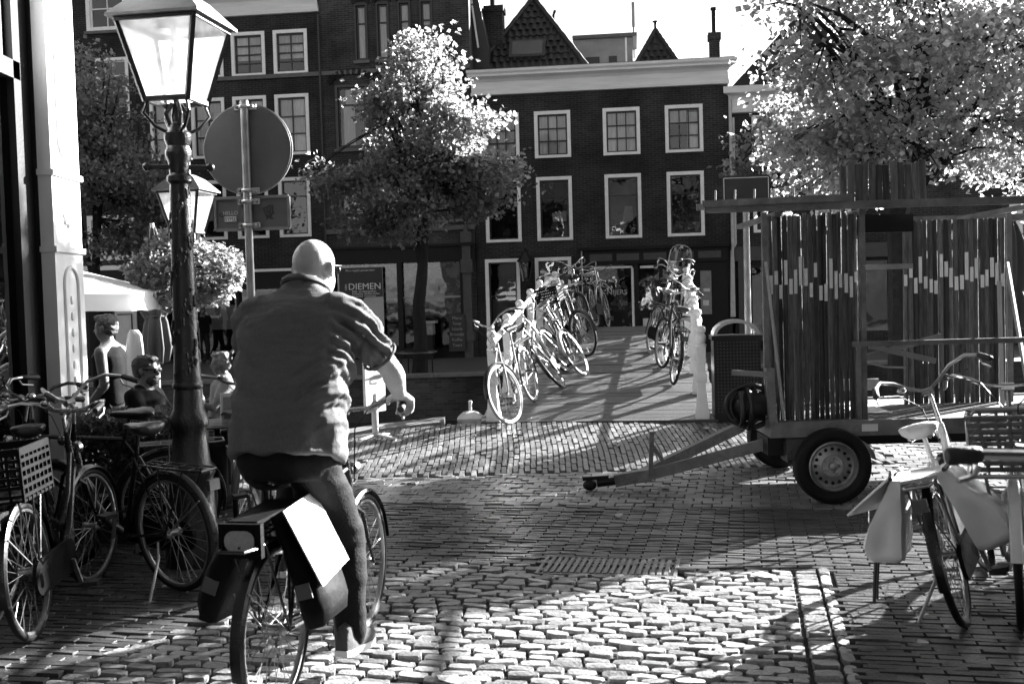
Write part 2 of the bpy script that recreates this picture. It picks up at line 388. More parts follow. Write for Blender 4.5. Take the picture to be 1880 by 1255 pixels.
for i, x in enumerate(np.arange(-2.85, 3.55, .056)):
    for y in np.arange(10.22 + (i % 2) * .105, 12.1, .208):
        S_.append((x + .012 * math.sin(y * 3), y, math.pi / 2 + random.gauss(0, .015), .204, .052))
brick_root = structure(MB().add([(-12, .4, -.0205), (10, .4, -.0205), (10, 3, -.0205), (-12, 3, -.0205)], [(0, 1, 2, 3)]).build('brick_paving', M_joint))
P_.sort(key=lambda q: (0 if vis(q[0], q[1]) else 1, q[0] ** 2 + q[1] ** 2))
bu = [brick_unit(.205, .0505) for _ in range(3)]
for i, (x, y, an, L, W) in enumerate(P_[:300]):
    ob('paving_brick', bu[i % 3], M_brick, brick_root, (x, y, random.gauss(0, .003)), (random.gauss(0, .04), random.gauss(0, .015), an))
tag(ob('paving_bricks', brick_mesh(P_[300:]), M_brick, brick_root), kind='stuff')
tag(ob('square_setts', brick_mesh(Q_, .005, jit=.003), M_sett, brick_root), kind='stuff')
tag(ob('ramp_bricks', brick_mesh(S_, .004, jit=.003), M_sett, brick_root), kind='stuff')
# cast iron drain cover let into the cobbles
gr = thing('drain_cover', 'ribbed cast iron drain cover let into the far edge of the cobbles', 'drain cover', (.55, 6.56, 0), (0, 0, a1))
M_iron = mat('cast_iron', .16, .4, .4, 8, .2, 60, metal=.3, island=.05)
MB().box(-.4, .4, -.2, .2, -.03, -.012).build('plate', M_iron, gr)
fr = MB().box(-.42, .42, -.22, -.2, -.03, .004).box(-.42, .42, .2, .22, -.03, .004).box(-.42, -.4, -.2, .2, -.03, .004).box(.4, .42, -.2, .2, -.03, .004); fr.build('frame', M_iron, gr)
for i in range(19): MB().box(-.375 + i * .04, -.352 + i * .04, -.18, .18, -.012, .006).build('rib', M_iron, gr)
# litter: leaves and scraps on the ground
def scrap(label, name, x, y, s, c, cat):
    m = MB(); pts = [(s * random.uniform(.6, 1) * math.cos(t), s * random.uniform(.35, .6) * math.sin(t), random.uniform(.004, .022)) for t in np.arange(0, 6.28, .9)]
    m.add(pts + [(0, 0, .03 * s / .05 * .5)] + [(p[0], p[1], p[2] - .004) for p in pts], [(i, (i + 1) % 7, 7) for i in range(7)] + [((i + 1) % 7 + 8, i + 8, i, (i + 1) % 7) for i in range(7)])
    return tag(m.build(name, mat('litter_%d' % int(c * 100), c, .7, .2, 20, .2, 80), None, (x, y, hz(x, y) + .004), (0, 0, random.uniform(0, 6))), label, cat)
scrap('pale crumpled leaf lying on the near cobbles at the bottom edge', 'fallen_leaf', -.3, 4.62, .1, .5, 'leaf')
scrap('curled pale scrap on the cobbles right of the drain cover', 'paper_scrap', 1.4, 6.2, .11, .45, 'litter')
scrap('small pale leaf on the ramp bricks below the bridge', 'fallen_leaf', 1.05, 11.0, .05, .4, 'leaf')
scrap('pale leaf on the ramp just in front of the litter bin', 'fallen_leaf', 2.05, 11.6, .07, .5, 'leaf')
scrap('small white scrap on the dark bricks below the panniers', 'paper_scrap', 1.85, 4.95, .04, .5, 'litter')
scrap('pale leaf on the setts under the trailer drawbar', 'fallen_leaf', 1.25, 9.1, .07, .4, 'leaf')
scrap('pale scrap on the setts left of the trailer wheel', 'paper_scrap', 1.75, 9.5, .06, .5, 'litter')
scrap('thin pale twig leaf in the dark strip before the drain', 'fallen_leaf', .75, 8.0, .06, .35, 'leaf')
for i in range(26):
    x, y = random.uniform(-3, 3), random.uniform(7.5, 11.8)
    tag(scrap('', 'fallen_leaf', x, y, random.uniform(.018, .035), .35, 'leaf'), 'tiny dry leaf scattered on the paving between street and bridge', 'leaf', 'tiny dry leaves on the paving')

# ================================================================ FOOTBRIDGE
BA = R(8); bridge = thing('footbridge', 'arched timber footbridge with white balustrades rising over the canal', 'bridge', (-.23, 12.3, 0), (0, 0, -BA))
def zb(t): return 1.08 - .83 * (abs(7 - t) / 7) ** 1.15 if t < 7 else 1.08 - 1.08 * ((t - 7) / 6.2) ** 1.4
M_plank = mat('weathered_deck', .055, .42, .35, 3, .35, 30, island=.3, stretch=(1, 12, 12), spec=.5)
M_white = mat('white_paint', .78, .45, .08, 12, .08, 60)
NP = 72; dt = 13.0 / NP
for i in range(NP):
    t0, t1 = i * dt + .008 - .12, (i + 1) * dt - .006 - .12; z0, z1 = zb(max(0, t0)), zb(t1); w0, w1 = -.16 + random.uniform(-.01, .01), 2.5 + random.uniform(-.01, .01); q = random.gauss(0, .002)
    MB().add([(w0, t0, z0 - .05), (w1, t0, z0 - .05), (w1, t1, z1 - .05), (w0, t1, z1 - .05), (w0, t0, z0 + q), (w1, t0, z0 + q), (w1, t1, z1 + q), (w0, t1, z1 + q)],
             [(0, 3, 2, 1), (4, 5, 6, 7), (0, 1, 5, 4), (1, 2, 6, 5), (2, 3, 7, 6), (3, 0, 4, 7)]).build('plank', M_plank, bridge)
for xx in (-.1, 1.15, 2.4):
    m = MB(); pts = [(xx, t, zb(max(0, t)) - .17) for t in np.arange(0, 13.01, .5)]
    for p, q in zip(pts[:-1], pts[1:]): m.beam(p, q, .14, .22)
    m.build('girder', mat('dark_steel', .06, .5), bridge)
def sq(m, prof, cx, cy):
    rings = [[(cx - w, cy - w, z), (cx + w, cy - w, z), (cx + w, cy + w, z), (cx - w, cy + w, z)] for w, z in prof]; m.loft(rings)
def post_mesh():
    m = MB(); sq(m, [(.075, 0), (.075, .1), (.066, .12), (.042, .38), (.042, .42)], 0, 0)
    sq(m, [(.05, .41), (.058, .425), (.058, .5), (.05, .515)], 0, 0); sq(m, [(.048, .51), (.04, .54), (.05, .78), (.05, .8)], 0, 0)
    m.lathe([(.035, .79), (.06, .805), (.06, .825), (.045, .84), (.055, .86), (.058, .9), (.05, .93), (.035, .945), (.05, .96), (.056, .985), (.05, 1.01), (.03, 1.03), (0, 1.035)], 14)
    return m.mesh('railing_post', 40)
pm = post_mesh(); PSP = 1.23
for xx in (0, 2.33):
    ts = [i * PSP for i in range(11)]
    for t in ts: ob('railing_post', pm, M_white, bridge, (xx, t, zb(t) - .003))
    for hh, rr in ((.88, .036), (.46, .022)):
        m = MB(); m.tube([(xx, t, zb(t) + hh) for t in np.arange(0, ts[-1] + .01, PSP / 2)], rr, 10); m.build('handrail', M_white, bridge)
# white capped bollard left of the bridge foot
bo = thing('bollard', 'dark square bollard with a white cap and spike left of the bridge foot', 'bollard', (-.52, 12.95, -.5))
m = MB(); sq(m, [(.16, 0), (.13, .62)], 0, 0); m.build('post', mat('dark_timber', .02, .8, .4, 4, .4, 30), bo)
m = MB(); sq(m, [(.13, .6), (.13, .68), (.15, .7), (.155, .73), (.09, .79), (.03, .81)], 0, 0); m.lathe([(.02, .8), (.02, .9), (.026, .91), (.02, .93), (0, .935)], 8); m.build('cap', mat('grey_white_paint', .55, .5, .2, 8), bo)
# ================================================================ HOUSES ACROSS THE CANAL (one facade line, 6.5 degrees off square)
FA = R(6.5); FP = Vector((1.9, 32, 0)); FT = Vector((math.cos(FA), -math.sin(FA), 0)); FN = Vector((math.sin(FA), math.cos(FA), 0))
def fpos(u, d=0, z=0): v = FP + FT * u + FN * d; return (v.x, v.y, z)
B_dark = brick_mat('facade_brick_dark', .022, .06); B_mid = brick_mat('facade_brick_brown', .036, .085); B_blk = brick_mat('facade_brick_black', .016, .022)
M_frame = mat('window_paint_white', .92, .5, .1, 5, .1, 40); M_sash = mat('dark_sash_paint', .01, .35, .2, 8, .05); M_bar = mat('dark_trim', .011, .5, .3, 5, .1, spec=.2)
M_glass = glass_mat('window_glass', .75, .03); M_glassd = glass_mat('shop_glass', .6, .05)
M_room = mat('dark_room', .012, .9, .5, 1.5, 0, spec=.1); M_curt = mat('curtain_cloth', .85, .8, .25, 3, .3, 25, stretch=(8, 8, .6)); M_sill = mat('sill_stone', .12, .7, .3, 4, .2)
class House:
    def __init__(s, name, label, u0, u1, d=0.):
        s.u0, s.u1 = u0, u1; s.r = thing(name, label, 'house', fpos(u0, d, -.1), (0, 0, -FA)); s.holes = []; s.d = d
    def X(s, u): return u - s.u0
    def wall(s, z0, z1, m, th=.3, deep=7, blind=()):
        """front wall with real openings, plus side walls and back"""
        W = s.u1 - s.u0; H = [(a - s.u0, b - s.u0, c + .1, d + .1) for a, b, c, d in s.holes]; z0 += .1; z1 += .1
        xs = sorted({0, W} | {h[0] for h in H} | {h[1] for h in H}); zs = sorted({z0, z1} | {h[2] for h in H} | {h[3] for h in H}); mb = MB()
        inh = lambda x, z: any(h[0] < x < h[1] and h[2] < z < h[3] for h in H)
        for i in range(len(xs) - 1):
            for j in range(len(zs) - 1):
                if not inh((xs[i] + xs[i + 1]) / 2, (zs[j] + zs[j + 1]) / 2):
                    mb.add([(xs[i], 0, zs[j]), (xs[i + 1], 0, zs[j]), (xs[i + 1], 0, zs[j + 1]), (xs[i], 0, zs[j + 1])], [(0, 1, 2, 3)])
        for a, b, c, d in H:
            mb.add([(a, 0, c), (b, 0, c), (b, 0, d), (a, 0, d), (a, th, c), (b, th, c), (b, th, d), (a, th, d)], [(0, 1, 5, 4), (1, 2, 6, 5), (2, 3, 7, 6), (3, 0, 4, 7)])
        mb.add([(0, 0, z0), (0, deep, z0), (0, deep, z1), (0, 0, z1), (W, 0, z0), (W, deep, z0), (W, deep, z1), (W, 0, z1)], [(0, 1, 2, 3), (4, 7, 6, 5), (1, 5, 6, 2), (3, 2, 6, 7)])
        mb.build('wall', m, s.r, ang=0)
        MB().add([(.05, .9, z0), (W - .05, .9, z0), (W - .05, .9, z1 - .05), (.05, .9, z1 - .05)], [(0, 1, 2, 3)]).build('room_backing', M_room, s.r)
    def window(s, u0, u1, z0, z1, nx=2, nz=3, fw=.1, sash=None, curt=None, frame=None, split=None, glass=None, name='window', arch=0, lit=.0, sillw=.0, proud=.03):
        s.holes.append((u0, u1, z0, z1)); a, b, c, d = u0 - s.u0, u1 - s.u0, z0 + .1, z1 + .1
        fm = frame or M_frame; sm = sash or M_sash; y = .12
        f = MB().box(a, a + fw, -proud, y, c, d).box(b - fw, b, -proud, y, c, d).box(a + fw, b - fw, -proud, y, d - fw, d).box(a + fw, b - fw, -proud - .02, y, c, c + fw * .8)
        w = f.build(name, fm, s.r)
        x0, x1, q0, q1 = a + fw, b - fw, c + fw * .8, d - fw; t = .045
        fr = MB().box(x0, x0 + t, .05, .11, q0, q1).box(x1 - t, x1, .05, .11, q0, q1).box(x0 + t, x1 - t, .05, .11, q0, q0 + t).box(x0 + t, x1 - t, .05, .11, q1 - t, q1)
        x0 += t; x1 -= t; q0 += t; q1 -= t
        zsplit = [q0 + (q1 - q0) * k / nz for k in range(1, nz)] if split is None else [q0 + (q1 - q0) * k for k in split]
        xsp = [x0 + (x1 - x0) * k / nx for k in range(1, nx)]
        for k in xsp: fr.box(k - .016, k + .016, .055, .105, q0, q1)
        for k in zsplit: fr.box(x0, x1, .052, .108, k - .018, k + .018)
        fr.build('glazing_bars', sm, w)
        X = [x0] + xsp + [x1]; Z = [q0] + zsplit + [q1]
        for i in range(len(X) - 1):
            for j in range(len(Z) - 1):
                yy = .08 + random.uniform(-.003, .003); e = random.uniform(-.004, .004)
                MB().add([(X[i], yy, Z[j]), (X[i + 1], yy + e, Z[j]), (X[i + 1], yy + e, Z[j + 1]), (X[i], yy, Z[j + 1])], [(0, 1, 2, 3)]).build('pane', glass or M_glass, w)
        if curt:
            for (ka, kb, za, zb_) in curt:
                n = 24; A, B_ = x0 + (x1 - x0) * ka, x0 + (x1 - x0) * kb; Za, Zb = q0 + (q1 - q0) * za, q0 + (q1 - q0) * zb_
                vs = []; 
                for i in range(n + 1):
                    xx = A + (B_ - A) * i / n; yy = .135 + .018 * math.sin(i * 1.9 + a * 3) + .01 * math.sin(i * 4.1)
                    vs += [(xx, yy, Za), (xx, yy * .9, Zb)]
                MB().add(vs, [(2 * i, 2 * i + 2, 2 * i + 3, 2 * i + 1) for i in range(n)]).build('curtain', M_curt, w, ang=180)
        if sillw: MB().box(a - .05, b + .05, -.1, .05, c - .09, c - .003).build('sill', M_sill, w)
        return w
    def cornice(s, z0, z1, m, ext0=.1, ext1=.25, out=.35):
        H = z1 - z0; W = s.u1 - s.u0; mb = MB(); z0 += .1
        prof = [(-.05, 0), (-.1, .02), (-.1, .12), (-.06, .15), (-.06, .55), (-.1, .6), (-.12, .64), (-.2, .7), (-.3, .74), (-.3, .82), (-out, .9), (-out, 1.0), (.3, 1.0), (.3, 0)]
        def e(f, k): return k * min(1, max(0, (-f - .06) / (out - .06)))
        L = [(-e(p[0], ext0), p[0], z0 + p[1] * H) for p in prof]; Rr = [(W + e(p[0], ext1), p[0], z0 + p[1] * H) for p in prof]
        mb.loft([L, Rr]); mb.build('cornice', m, s.r, ang=25)
    def part(s, name, mb, m, **k): return mb.build(name, m, s.r, **k)

M_corn = mat('cornice_paint', .75, .55, .15, 2.5, .1, 30, stretch=(.4, 1, 3)); M_gutter = mat('lead_gutter', .1, .5, .3)
# ---------------- D: central dark house with white frames
D = House('brick_house', 'dark brick canal house with four white framed windows per floor behind the bridge', -2.9, 4.52)
for k, (u0, u1) in enumerate(((-2.6, -1.53), (-1.08, -.02), (.92, 1.99), (2.71, 3.79))):
    D.window(u0, u1, 5.68, 7.04, 3, 3, .1, curt=((0, 1, 0, 1),) if k < 3 else ((.62, 1, 0, .95), (0, .6, .68, 1)))
    w = D.window(u0 + .01, u1 - .005, 3.27, 5.13, 1, 2, .1, split=(.7,), curt=None)
    if k == 2: MB().prism([(.5, 3.85), (.82, 3.9), (.8, 4.3), (.58, 4.32)], .3, .36).build('tilted_board', mat('grey_board', .12, .5), w, (u0 - D.u0, 0, 0))
    if k == 1: MB().prism([(.45, 3.95), (.85, 3.95), (.85, 4.25), (.42, 4.2)], .4, .46).build('wall_picture', mat('pale_card', .4, .6, .6, 9), w, (u0 - D.u0, 0, 0))
for u0, u1 in ((-2.65, -1.62), (-1.17, -.1)):
    w = D.window(u0, u1, -.05, 2.78, 1, 2, .1, split=(.63,), frame=M_frame, glass=M_glassd)
    mm = MB()
    for i in range(1, 6): mm.box(.1 + i * .14, .106 + i * .14, .1, .106, 1.9, 2.72)
    for j in range(5): mm.box(.12, .93, .1, .106, 1.95 + j * .17, 1.956 + j * .17)
    mm.build('leaded_lights', M_bar, w, (u0 - D.u0, 0, 0))
    MB().add([(.14, .35, .0), (.9, .35, 0), (.9, .36, 1.72), (.14, .36, 1.72)], [(0, 1, 2, 3)]).build('grey_blind', mat('blind_cloth', .22, .8, .5, 2.2, .1), w, (u0 - D.u0, 0, 0))
# shopfront on the right of D
D.holes += [(.45, 1.72, .5, 2.5), (1.85, 2.45, -.05, 2.5), (2.55, 3.35, .5, 2.5)]
D.wall(-.1, 7.62, B_dark)
D.cornice(7.56, 8.26, M_corn)
D.part('gutter', MB().box(-.1, 7.6, -.3, .3, 8.365, 8.39), M_gutter)
sf = D.part('shopfront', MB().box(D.X(.2), D.X(4.4), -.14, 0, 2.62, 3.02).box(D.X(.15), D.X(4.45), -.28, 0, 3.03, 3.12).box(D.X(.2), D.X(.44), -.1, 0, 0, 2.6).box(D.X(1.73), D.X(1.84), -.1, 0, 0, 2.6).box(D.X(2.46), D.X(2.54), -.1, 0, 0, 2.6).box(D.X(3.36), D.X(4.4), -.08, 0, 0, 2.6).box(D.X(.45), D.X(1.72), -.06, 0, 0, .58), M_bar)
for i in range(5): MB().box(D.X(.45) + i * .78, D.X(1.1) + i * .78, -.16, -.142, 2.72, 2.92).build('fascia_panel', mat('fascia_paint', .045, .4), sf)
for (a, b, c, d, nm) in ((.45, 1.72, .58, 2.6, 'shop_window'), (1.85, 2.45, 0, 2.6, 'glass_door'), (2.55, 3.35, .58, 2.6, 'shop_window')):
    MB().add([(D.X(a), .06, c), (D.X(b), .065, c), (D.X(b), .065, d), (D.X(a), .06, d)], [(0, 1, 2, 3)]).build('pane', M_glassd, sf)
MB().box(D.X(.5), D.X(1.68), -.02, .04, 2.5, 2.56).box(D.X(1.64), D.X(1.71), -.02, .04, .6, 2.5).box(D.X(1.9), D.X(2.4), -.02, .04, 2.48, 2.55).build('white_trim', M_frame, sf)
m = MB()
for i in range(26):
    u = random.uniform(.5, 1.6); z = random.uniform(.6, 1.6); w_ = random.uniform(.03, .09); m.box(D.X(u), D.X(u) + w_, .3, .36, z, z + random.uniform(.05, .16))
m.build('window_display', mat('display_goods', .35, .5, .6, 6), sf)
MB().box(D.X(1.95), D.X(2.3), -.02, .0, .78, 1.02).build('menu_card', mat('paper_white', .6, .7), sf)
text('lettering', 'SNIJERS', .2, mat('sign_gilt', .45, .4), sf, (D.X(1.17), -.005, 1.8), sx=1.05)
D.part('information_board', MB().box(D.X(3.62), D.X(3.93), -.14, -.09, 1.1, 2.35), mat('grey_panel', .2, .5, .3))
D.part('information_sheet', MB().box(D.X(3.68), D.X(3.85), -.15, -.141, 1.35, 1.5).box(D.X(3.7), D.X(3.88), -.15, -.141, 1.75, 1.84), mat('paper_white', .6, .7))
# roofs behind D's cornice
M_tile = mat('roof_pantile', .025, .55, .4, 6, .2, 30, island=.3)
def tile_mesh(w, h):
    vs = []; n = 7
    for zz, yo in ((0, -.03), (h, 0)):
        for i in range(n): t = i / (n - 1); vs.append((t * w, yo - .028 * math.sin(t * 2 * math.pi) , zz))
    vs += [(x, y + .02, z) for x, y, z in vs[:n]]
    fs = [(i, i + 1, n + i + 1, n + i) for i in range(n - 1)] + [(2 * n + i, 2 * n + i + 1, i + 1, i) for i in range(n - 1)]
    return MB().add(vs, fs).mesh('roof_tile', 60)
def hip_roof(H, name, uc, hw, z0, z1, d0, d1, dend, tw=.215, th=.27):
    """hipped roof: triangular tiled end facing the canal, ridge running back"""
    x = H.X(uc); z0 += .1; z1 += .1
    rf = H.part(name, MB().add([(x - hw, d0, z0), (x + hw, d0, z0), (x, d1, z1), (x - hw, dend, z0), (x + hw, dend, z0), (x, dend, z1)], [(0, 1, 2), (0, 2, 5, 3), (1, 4, 5, 2), (3, 5, 4), (0, 3, 4, 1)]), mat('roof_boarding', .03, .8), ang=0)
    sl = math.hypot(z1 - z0, d1 - d0); an = math.atan2(d1 - d0, z1 - z0); me = tile_mesh(tw * 1.02, th * 1.12); rows = int(sl / th)
    for j in range(rows):
        f = (j + .5) * th / sl; ww = hw * (1 - f); k = max(1, int(2 * ww / tw))
        for i in range(k):
            xx = x - k * tw / 2 + i * tw + random.uniform(-.006, .006); s_ = j * th
            o = ob('roof_tile', me, M_tile, rf, (xx, d0 + s_ * math.sin(an) - .04, z0 + s_ * math.cos(an)), (-an - .04 + random.gauss(0, .02), 0, random.gauss(0, .01)))
    rid = MB()
    for sgn in (-1, 1): rid.tube([(x + sgn * hw * (1 - t), d0 + (d1 - d0) * t - .02, z0 + (z1 - z0) * t + .04 + .018 * (i % 2)) for i, t in enumerate(np.linspace(0, 1, 17))], .075, 8)
    rid.build('hip_tiles', M_tile, rf)
    return rf
rf = hip_roof(D, 'roof', -1.22, 1.78, 8.28, 11.0, .7, 2.6, 6.5)
an = math.atan2(1.9, 2.72)
sk = MB().box(-.55, .55, -.14, -.02, 0, .72); o = sk.build('skylight', mat('lead_dark', .05, .4), rf, (D.X(-1.33), .7 + .62 * math.sin(an), 8.38 + .62 * math.cos(an)), (-an, 0, 0))
MB().box(-.46, .46, -.155, -.141, .08, .64).build('skylight_glass', mat('skylight_glass', .12, .15, .3, 1), o)
D.part('vent_pipe', MB().tube([(D.X(-.62), 2.6, 10.1), (D.X(-.6), 2.6, 10.55), (D.X(-.55), 2.6, 10.7)], .05, 8), M_bar)
hip_roof(D, 'small_roof', 2.62, .8, 8.9, 10.35, 4.2, 5.0, 6.6)
D.part('finial', MB().tube([(D.X(2.62), 5.0, 10.4), (D.X(2.62), 5.0, 10.75)], .05, 8).lathe([(.05, 0), (.1, .02), (.1, .05), (0, .06)], 8, (D.X(2.62), 5.0, 10.73)), M_bar)
bx = D.part('roof_house', MB().box(D.X(-.1), D.X(1.85), 5, 6.9, 8.2, 10.3), mat('grey_render', .3, .8, .25, 2, .2))
MB().box(D.X(-.15), D.X(2.0), 4.85, 6.95, 10.302, 10.42).build('flat_roof', M_gutter, bx)
MB().box(D.X(1.6), D.X(1.66), 4.97, 5.0, 8.3, 10.3).build('drainpipe', M_frame, bx)
for a, b in ((.28, .74), (1.05, 1.32)): MB().box(D.X(a), D.X(b), 4.96, 5.0, 9.2, 9.7).build('dormer_window', M_sash, bx)
D.part('mast', MB().tube([(D.X(1.9), 6.95, 10), (D.X(1.9), 6.95, 11.3)], .03, 6).tube([(D.X(1.9), 6.95, 11.1), (D.X(1.9), 6.95, 11.95)], .06, 6), mat('grey_steel', .3, .4))
ch = D.part('chimney', MB().box(D.X(4.12), D.X(4.42), 1.3, 1.65, 8.3, 9.25).box(D.X(4.08), D.X(4.46), 1.26, 1.69, 9.25, 9.45), B_dark)
MB().tube([(D.X(4.27), 1.47, 9.45), (D.X(4.27), 1.47, 10.2)], .07, 10).tube([(D.X(4.27), 1.47, 10.15), (D.X(4.27), 1.47, 10.22)], .1, 10).build('chimney_pipe', M_bar, ch)
D.part('downpipe', MB().tube([(D.X(4.56), -.08, 7.4), (D.X(4.56), -.08, 1.0)], .045, 8).tube([(D.X(.22), -.2, 3.1), (D.X(.22), -.2, 1.6)], .02, 6), mat('pale_pipe', .5, .5, .2))
# ---------------- C: brown brick house with arched windows and the poster
C = House('brick_house', 'tall brown brick house with narrow arched windows above a poster covered shopfront', -7.42, -2.92)
for i in range(4): C.window(-6.35 + i * .655, -5.96 + i * .655, 8.78, 10.45, 1, 2, .05, frame=M_sash, split=(.68,), curt=((0, 1, 0, 1),) if i < 3 else ((0, 1, .6, 1),), sillw=1)
for i, u in enumerate((-7.02, -5.68, -4.35)): C.window(u, u + 1.03, 6.2, 8.1, 1, 2, .08, frame=M_sash, split=(.72,), curt=((.1, .55, 0, .7), (.2, 1, .74, 1)) if i != 1 else ((0, .5, 0, 1),), sillw=1)
for i, u in enumerate((-7.0, -5.66, -4.33)): C.window(u, u + 1.02, 4.0, 5.7, 1, 2, .08, frame=M_sash, split=(.72,), curt=((.3, .9, .2, .7),), sillw=1)
C.holes += [(-7.2, -5.3, .1, 2.75), (-5.15, -3.4, .1, 2.75)]
C.wall(-.1, 12.2, B_mid)
m = MB()
for uu in (-7.02, -5.68, -4.35):
    for k in range(12):
        t = math.pi * (k + .5) / 12; cx = C.X(uu + .515); m.beam((cx - .62 * math.cos(t), -.02, 8.2 + .28 * math.sin(t)), (cx - .72 * math.cos(t), -.02, 8.32 + .34 * math.sin(t)), .1, .06, (0, 1, 0))
for i in range(4):
    cx = C.X(-6.155 + i * .655)
    for k in range(6):
        t = math.pi * (k + .5) / 6; m.beam((cx - .21 * math.cos(t), -.02, 10.55 + .08 * math.sin(t)), (cx - .27 * math.cos(t), -.02, 10.62 + .12 * math.sin(t)), .08, .05, (0, 1, 0))
tag(C.part('brick_arches', m, B_blk), kind='stuff')
C.part('string_course', MB().box(0, 4.5, -.08, 0, 3.78, 3.92), M_sill); C.part('string_course', MB().box(0, 4.5, -.05, 0, 8.5, 8.62), M_sill)
sc_ = C.part('shopfront', MB().box(0, 4.5, -.16, 0, 2.86, 3.3).box(0, 4.5, -.26, 0, 3.3, 3.38).box(C.X(-7.4), C.X(-7.2), -.1, 0, 0, 2.86).box(C.X(-5.3), C.X(-5.15), -.1, 0, 0, 2.86).box(C.X(-3.4), C.X(-3.32), -.1, 0, 0, 2.86).box(C.X(-7.2), C.X(-3.4), -.06, 0, 0, .3), M_bar)
M_rag = mat('torn_lining_paper', .3, .8, .85, 5.5, .2, 20)
for n_ in [x for x in M_rag.node_tree.nodes if x.type == 'MAP_RANGE'][:1]:
    n_.inputs['From Min'].default_value = .46; n_.inputs['From Max'].default_value = .54; n_.inputs['To Min'].default_value = .015; n_.inputs['To Max'].default_value = .42
MB().box(C.X(-7.2), C.X(-5.3), .12, .13, 1.2, 2.85).box(C.X(-5.15), C.X(-3.4), .12, .13, 1.3, 2.85).build('lining_paper', M_rag, sc_)
for a, b in ((-7.2, -5.3), (-5.15, -3.4)): MB().add([(C.X(a), .06, .3), (C.X(b), .062, .3), (C.X(b), .062, 2.86), (C.X(a), .06, 2.86)], [(0, 1, 2, 3)]).build('pane', M_glassd, sc_)
MB().box(C.X(-5.15), C.X(-3.4), .0, .05, 1.78, 1.84).build('glazing_bar', mat('grey_bar', .3, .5), sc_)
pil = C.part('pilaster', MB().box(C.X(-3.3), C.X(-3.05), -.2, 0, 0, 3.6).box(C.X(-3.34), C.X(-3.0), -.26, 0, 2.5, 2.9).box(C.X(-3.33), C.X(-3.02), -.24, 0, 3.4, 3.72).box(C.X(-3.34), C.X(-3.0), -.25, 0, .5, .75), mat('pilaster_stone', .07, .7, .3))
MB().prism([(C.X(-3.24), 3.72), (C.X(-3.11), 3.72), (C.X(-3.175), 3.95)], -.22, -.05).build('capital', mat('pilaster_stone'), pil)
po = C.part('poster', MB().box(C.X(-7.07), C.X(-5.72), -.12, -.105, .52, 2.76), mat('poster_paper', .42, .7, .12, 2.5, .3, 4))
MB().add([(C.X(-7.06), -.122, 1.72), (C.X(-6.62), -.122, 1.72), (C.X(-6.45), -.122, 1.62), (C.X(-6.28), -.122, 1.86), (C.X(-5.73), -.122, 1.87), (C.X(-5.73), -.122, 2.75), (C.X(-7.06), -.122, 2.75)], [tuple(range(7))]).build('poster_print', mat('poster_black', .03, .6, .3, 2), po)
Mi = mat('poster_ink_white', .75, .6, .05); Mk = mat('poster_ink_grey', .06, .6, .05)
for (s_, z, sz, sx, u, mm, al) in (('DIEMEN', 2.13, .27, 1.05, -6.28, Mi, 'CENTER'), ('Dak- en zinkwerken', 1.99, .09, 1.0, -6.3, Mi, 'CENTER'), ('Zonwering  Schilderwerken', 1.92, .075, 1.0, -6.25, Mi, 'CENTER'), ('Restauratie  Timmerwerk', 1.85, .07, 1.0, -6.3, Mi, 'CENTER'), ('Dit is mogelijk gemaakt door:', 2.62, .075, 1, -6.4, Mi, 'CENTER'),
                          ('071 512 34', 1.0, .09, 1, -5.85, Mk, 'RIGHT'), ('523 28 10', .9, .09, 1, -5.85, Mk, 'RIGHT'), ('522 20 31', .8, .09, 1, -5.85, Mk, 'RIGHT'), ('514 80 22', .71, .09, 1, -5.85, Mk, 'RIGHT')):
    text('lettering', s_, sz, mm, po, (C.X(u), -.126, z + .05), sx=sx, align=al, depth=.001, bold=0.)
o = text('lettering', 'VAN', .09, Mi, po, (C.X(-6.85), -.126, 2.17), depth=.001); o.rotation_euler = (R(90), R(-90), 0)
m = MB(); m.tube([(C.X(-6.47 + .13 * math.cos(t)), -.125, 1.55 + .2 * math.sin(t)) for t in np.arange(-1.2, 4.3, .3)], .012, 6); m.build('printed_ring', Mk, po)
C.part('roof', MB().add([(0, 0, 12.3), (4.5, 0, 12.3), (4.5, 7, 12.3), (0, 7, 12.3), (2.25, .2, 15), (2.25, 7, 15)], [(0, 1, 4), (1, 2, 5, 4), (3, 0, 4, 5), (2, 3, 5), (0, 3, 2, 1)]), M_tile, ang=0)
dm = C.part('side_dormer', MB().add([(4.5, .6, 8.6), (4.98, .6, 8.6), (4.98, .6, 9.2), (4.62, .6, 11.2), (4.5, .6, 11.2), (4.5, 2.5, 8.6), (4.98, 2.5, 8.6), (4.98, 2.5, 9.2), (4.62, 2.5, 11.2), (4.5, 2.5, 11.2)], [(0, 1, 2, 3, 4), (1, 6, 7, 2), (2, 7, 8, 3), (3, 8, 9, 4), (5, 9, 8, 7, 6)]), M_tile, ang=0)
MB().beam((4.53, .55, 10.45), (4.68, .55, 9.2), .06, .05).beam((4.52, .56, 10.5), (4.52, .56, 11.1), .03, .05).build('barge_board', M_frame, dm)
D.part('party_chimney', MB().box(D.X(-2.62), D.X(-2.08), 1.3, 1.9, 8.3, 10.6).box(D.X(-2.66), D.X(-2.04), 1.26, 1.94, 10.45, 10.62).tube([(D.X(-2.4), 1.6, 10.6), (D.X(-2.4), 1.6, 11.0)], .08, 8), B_dark)
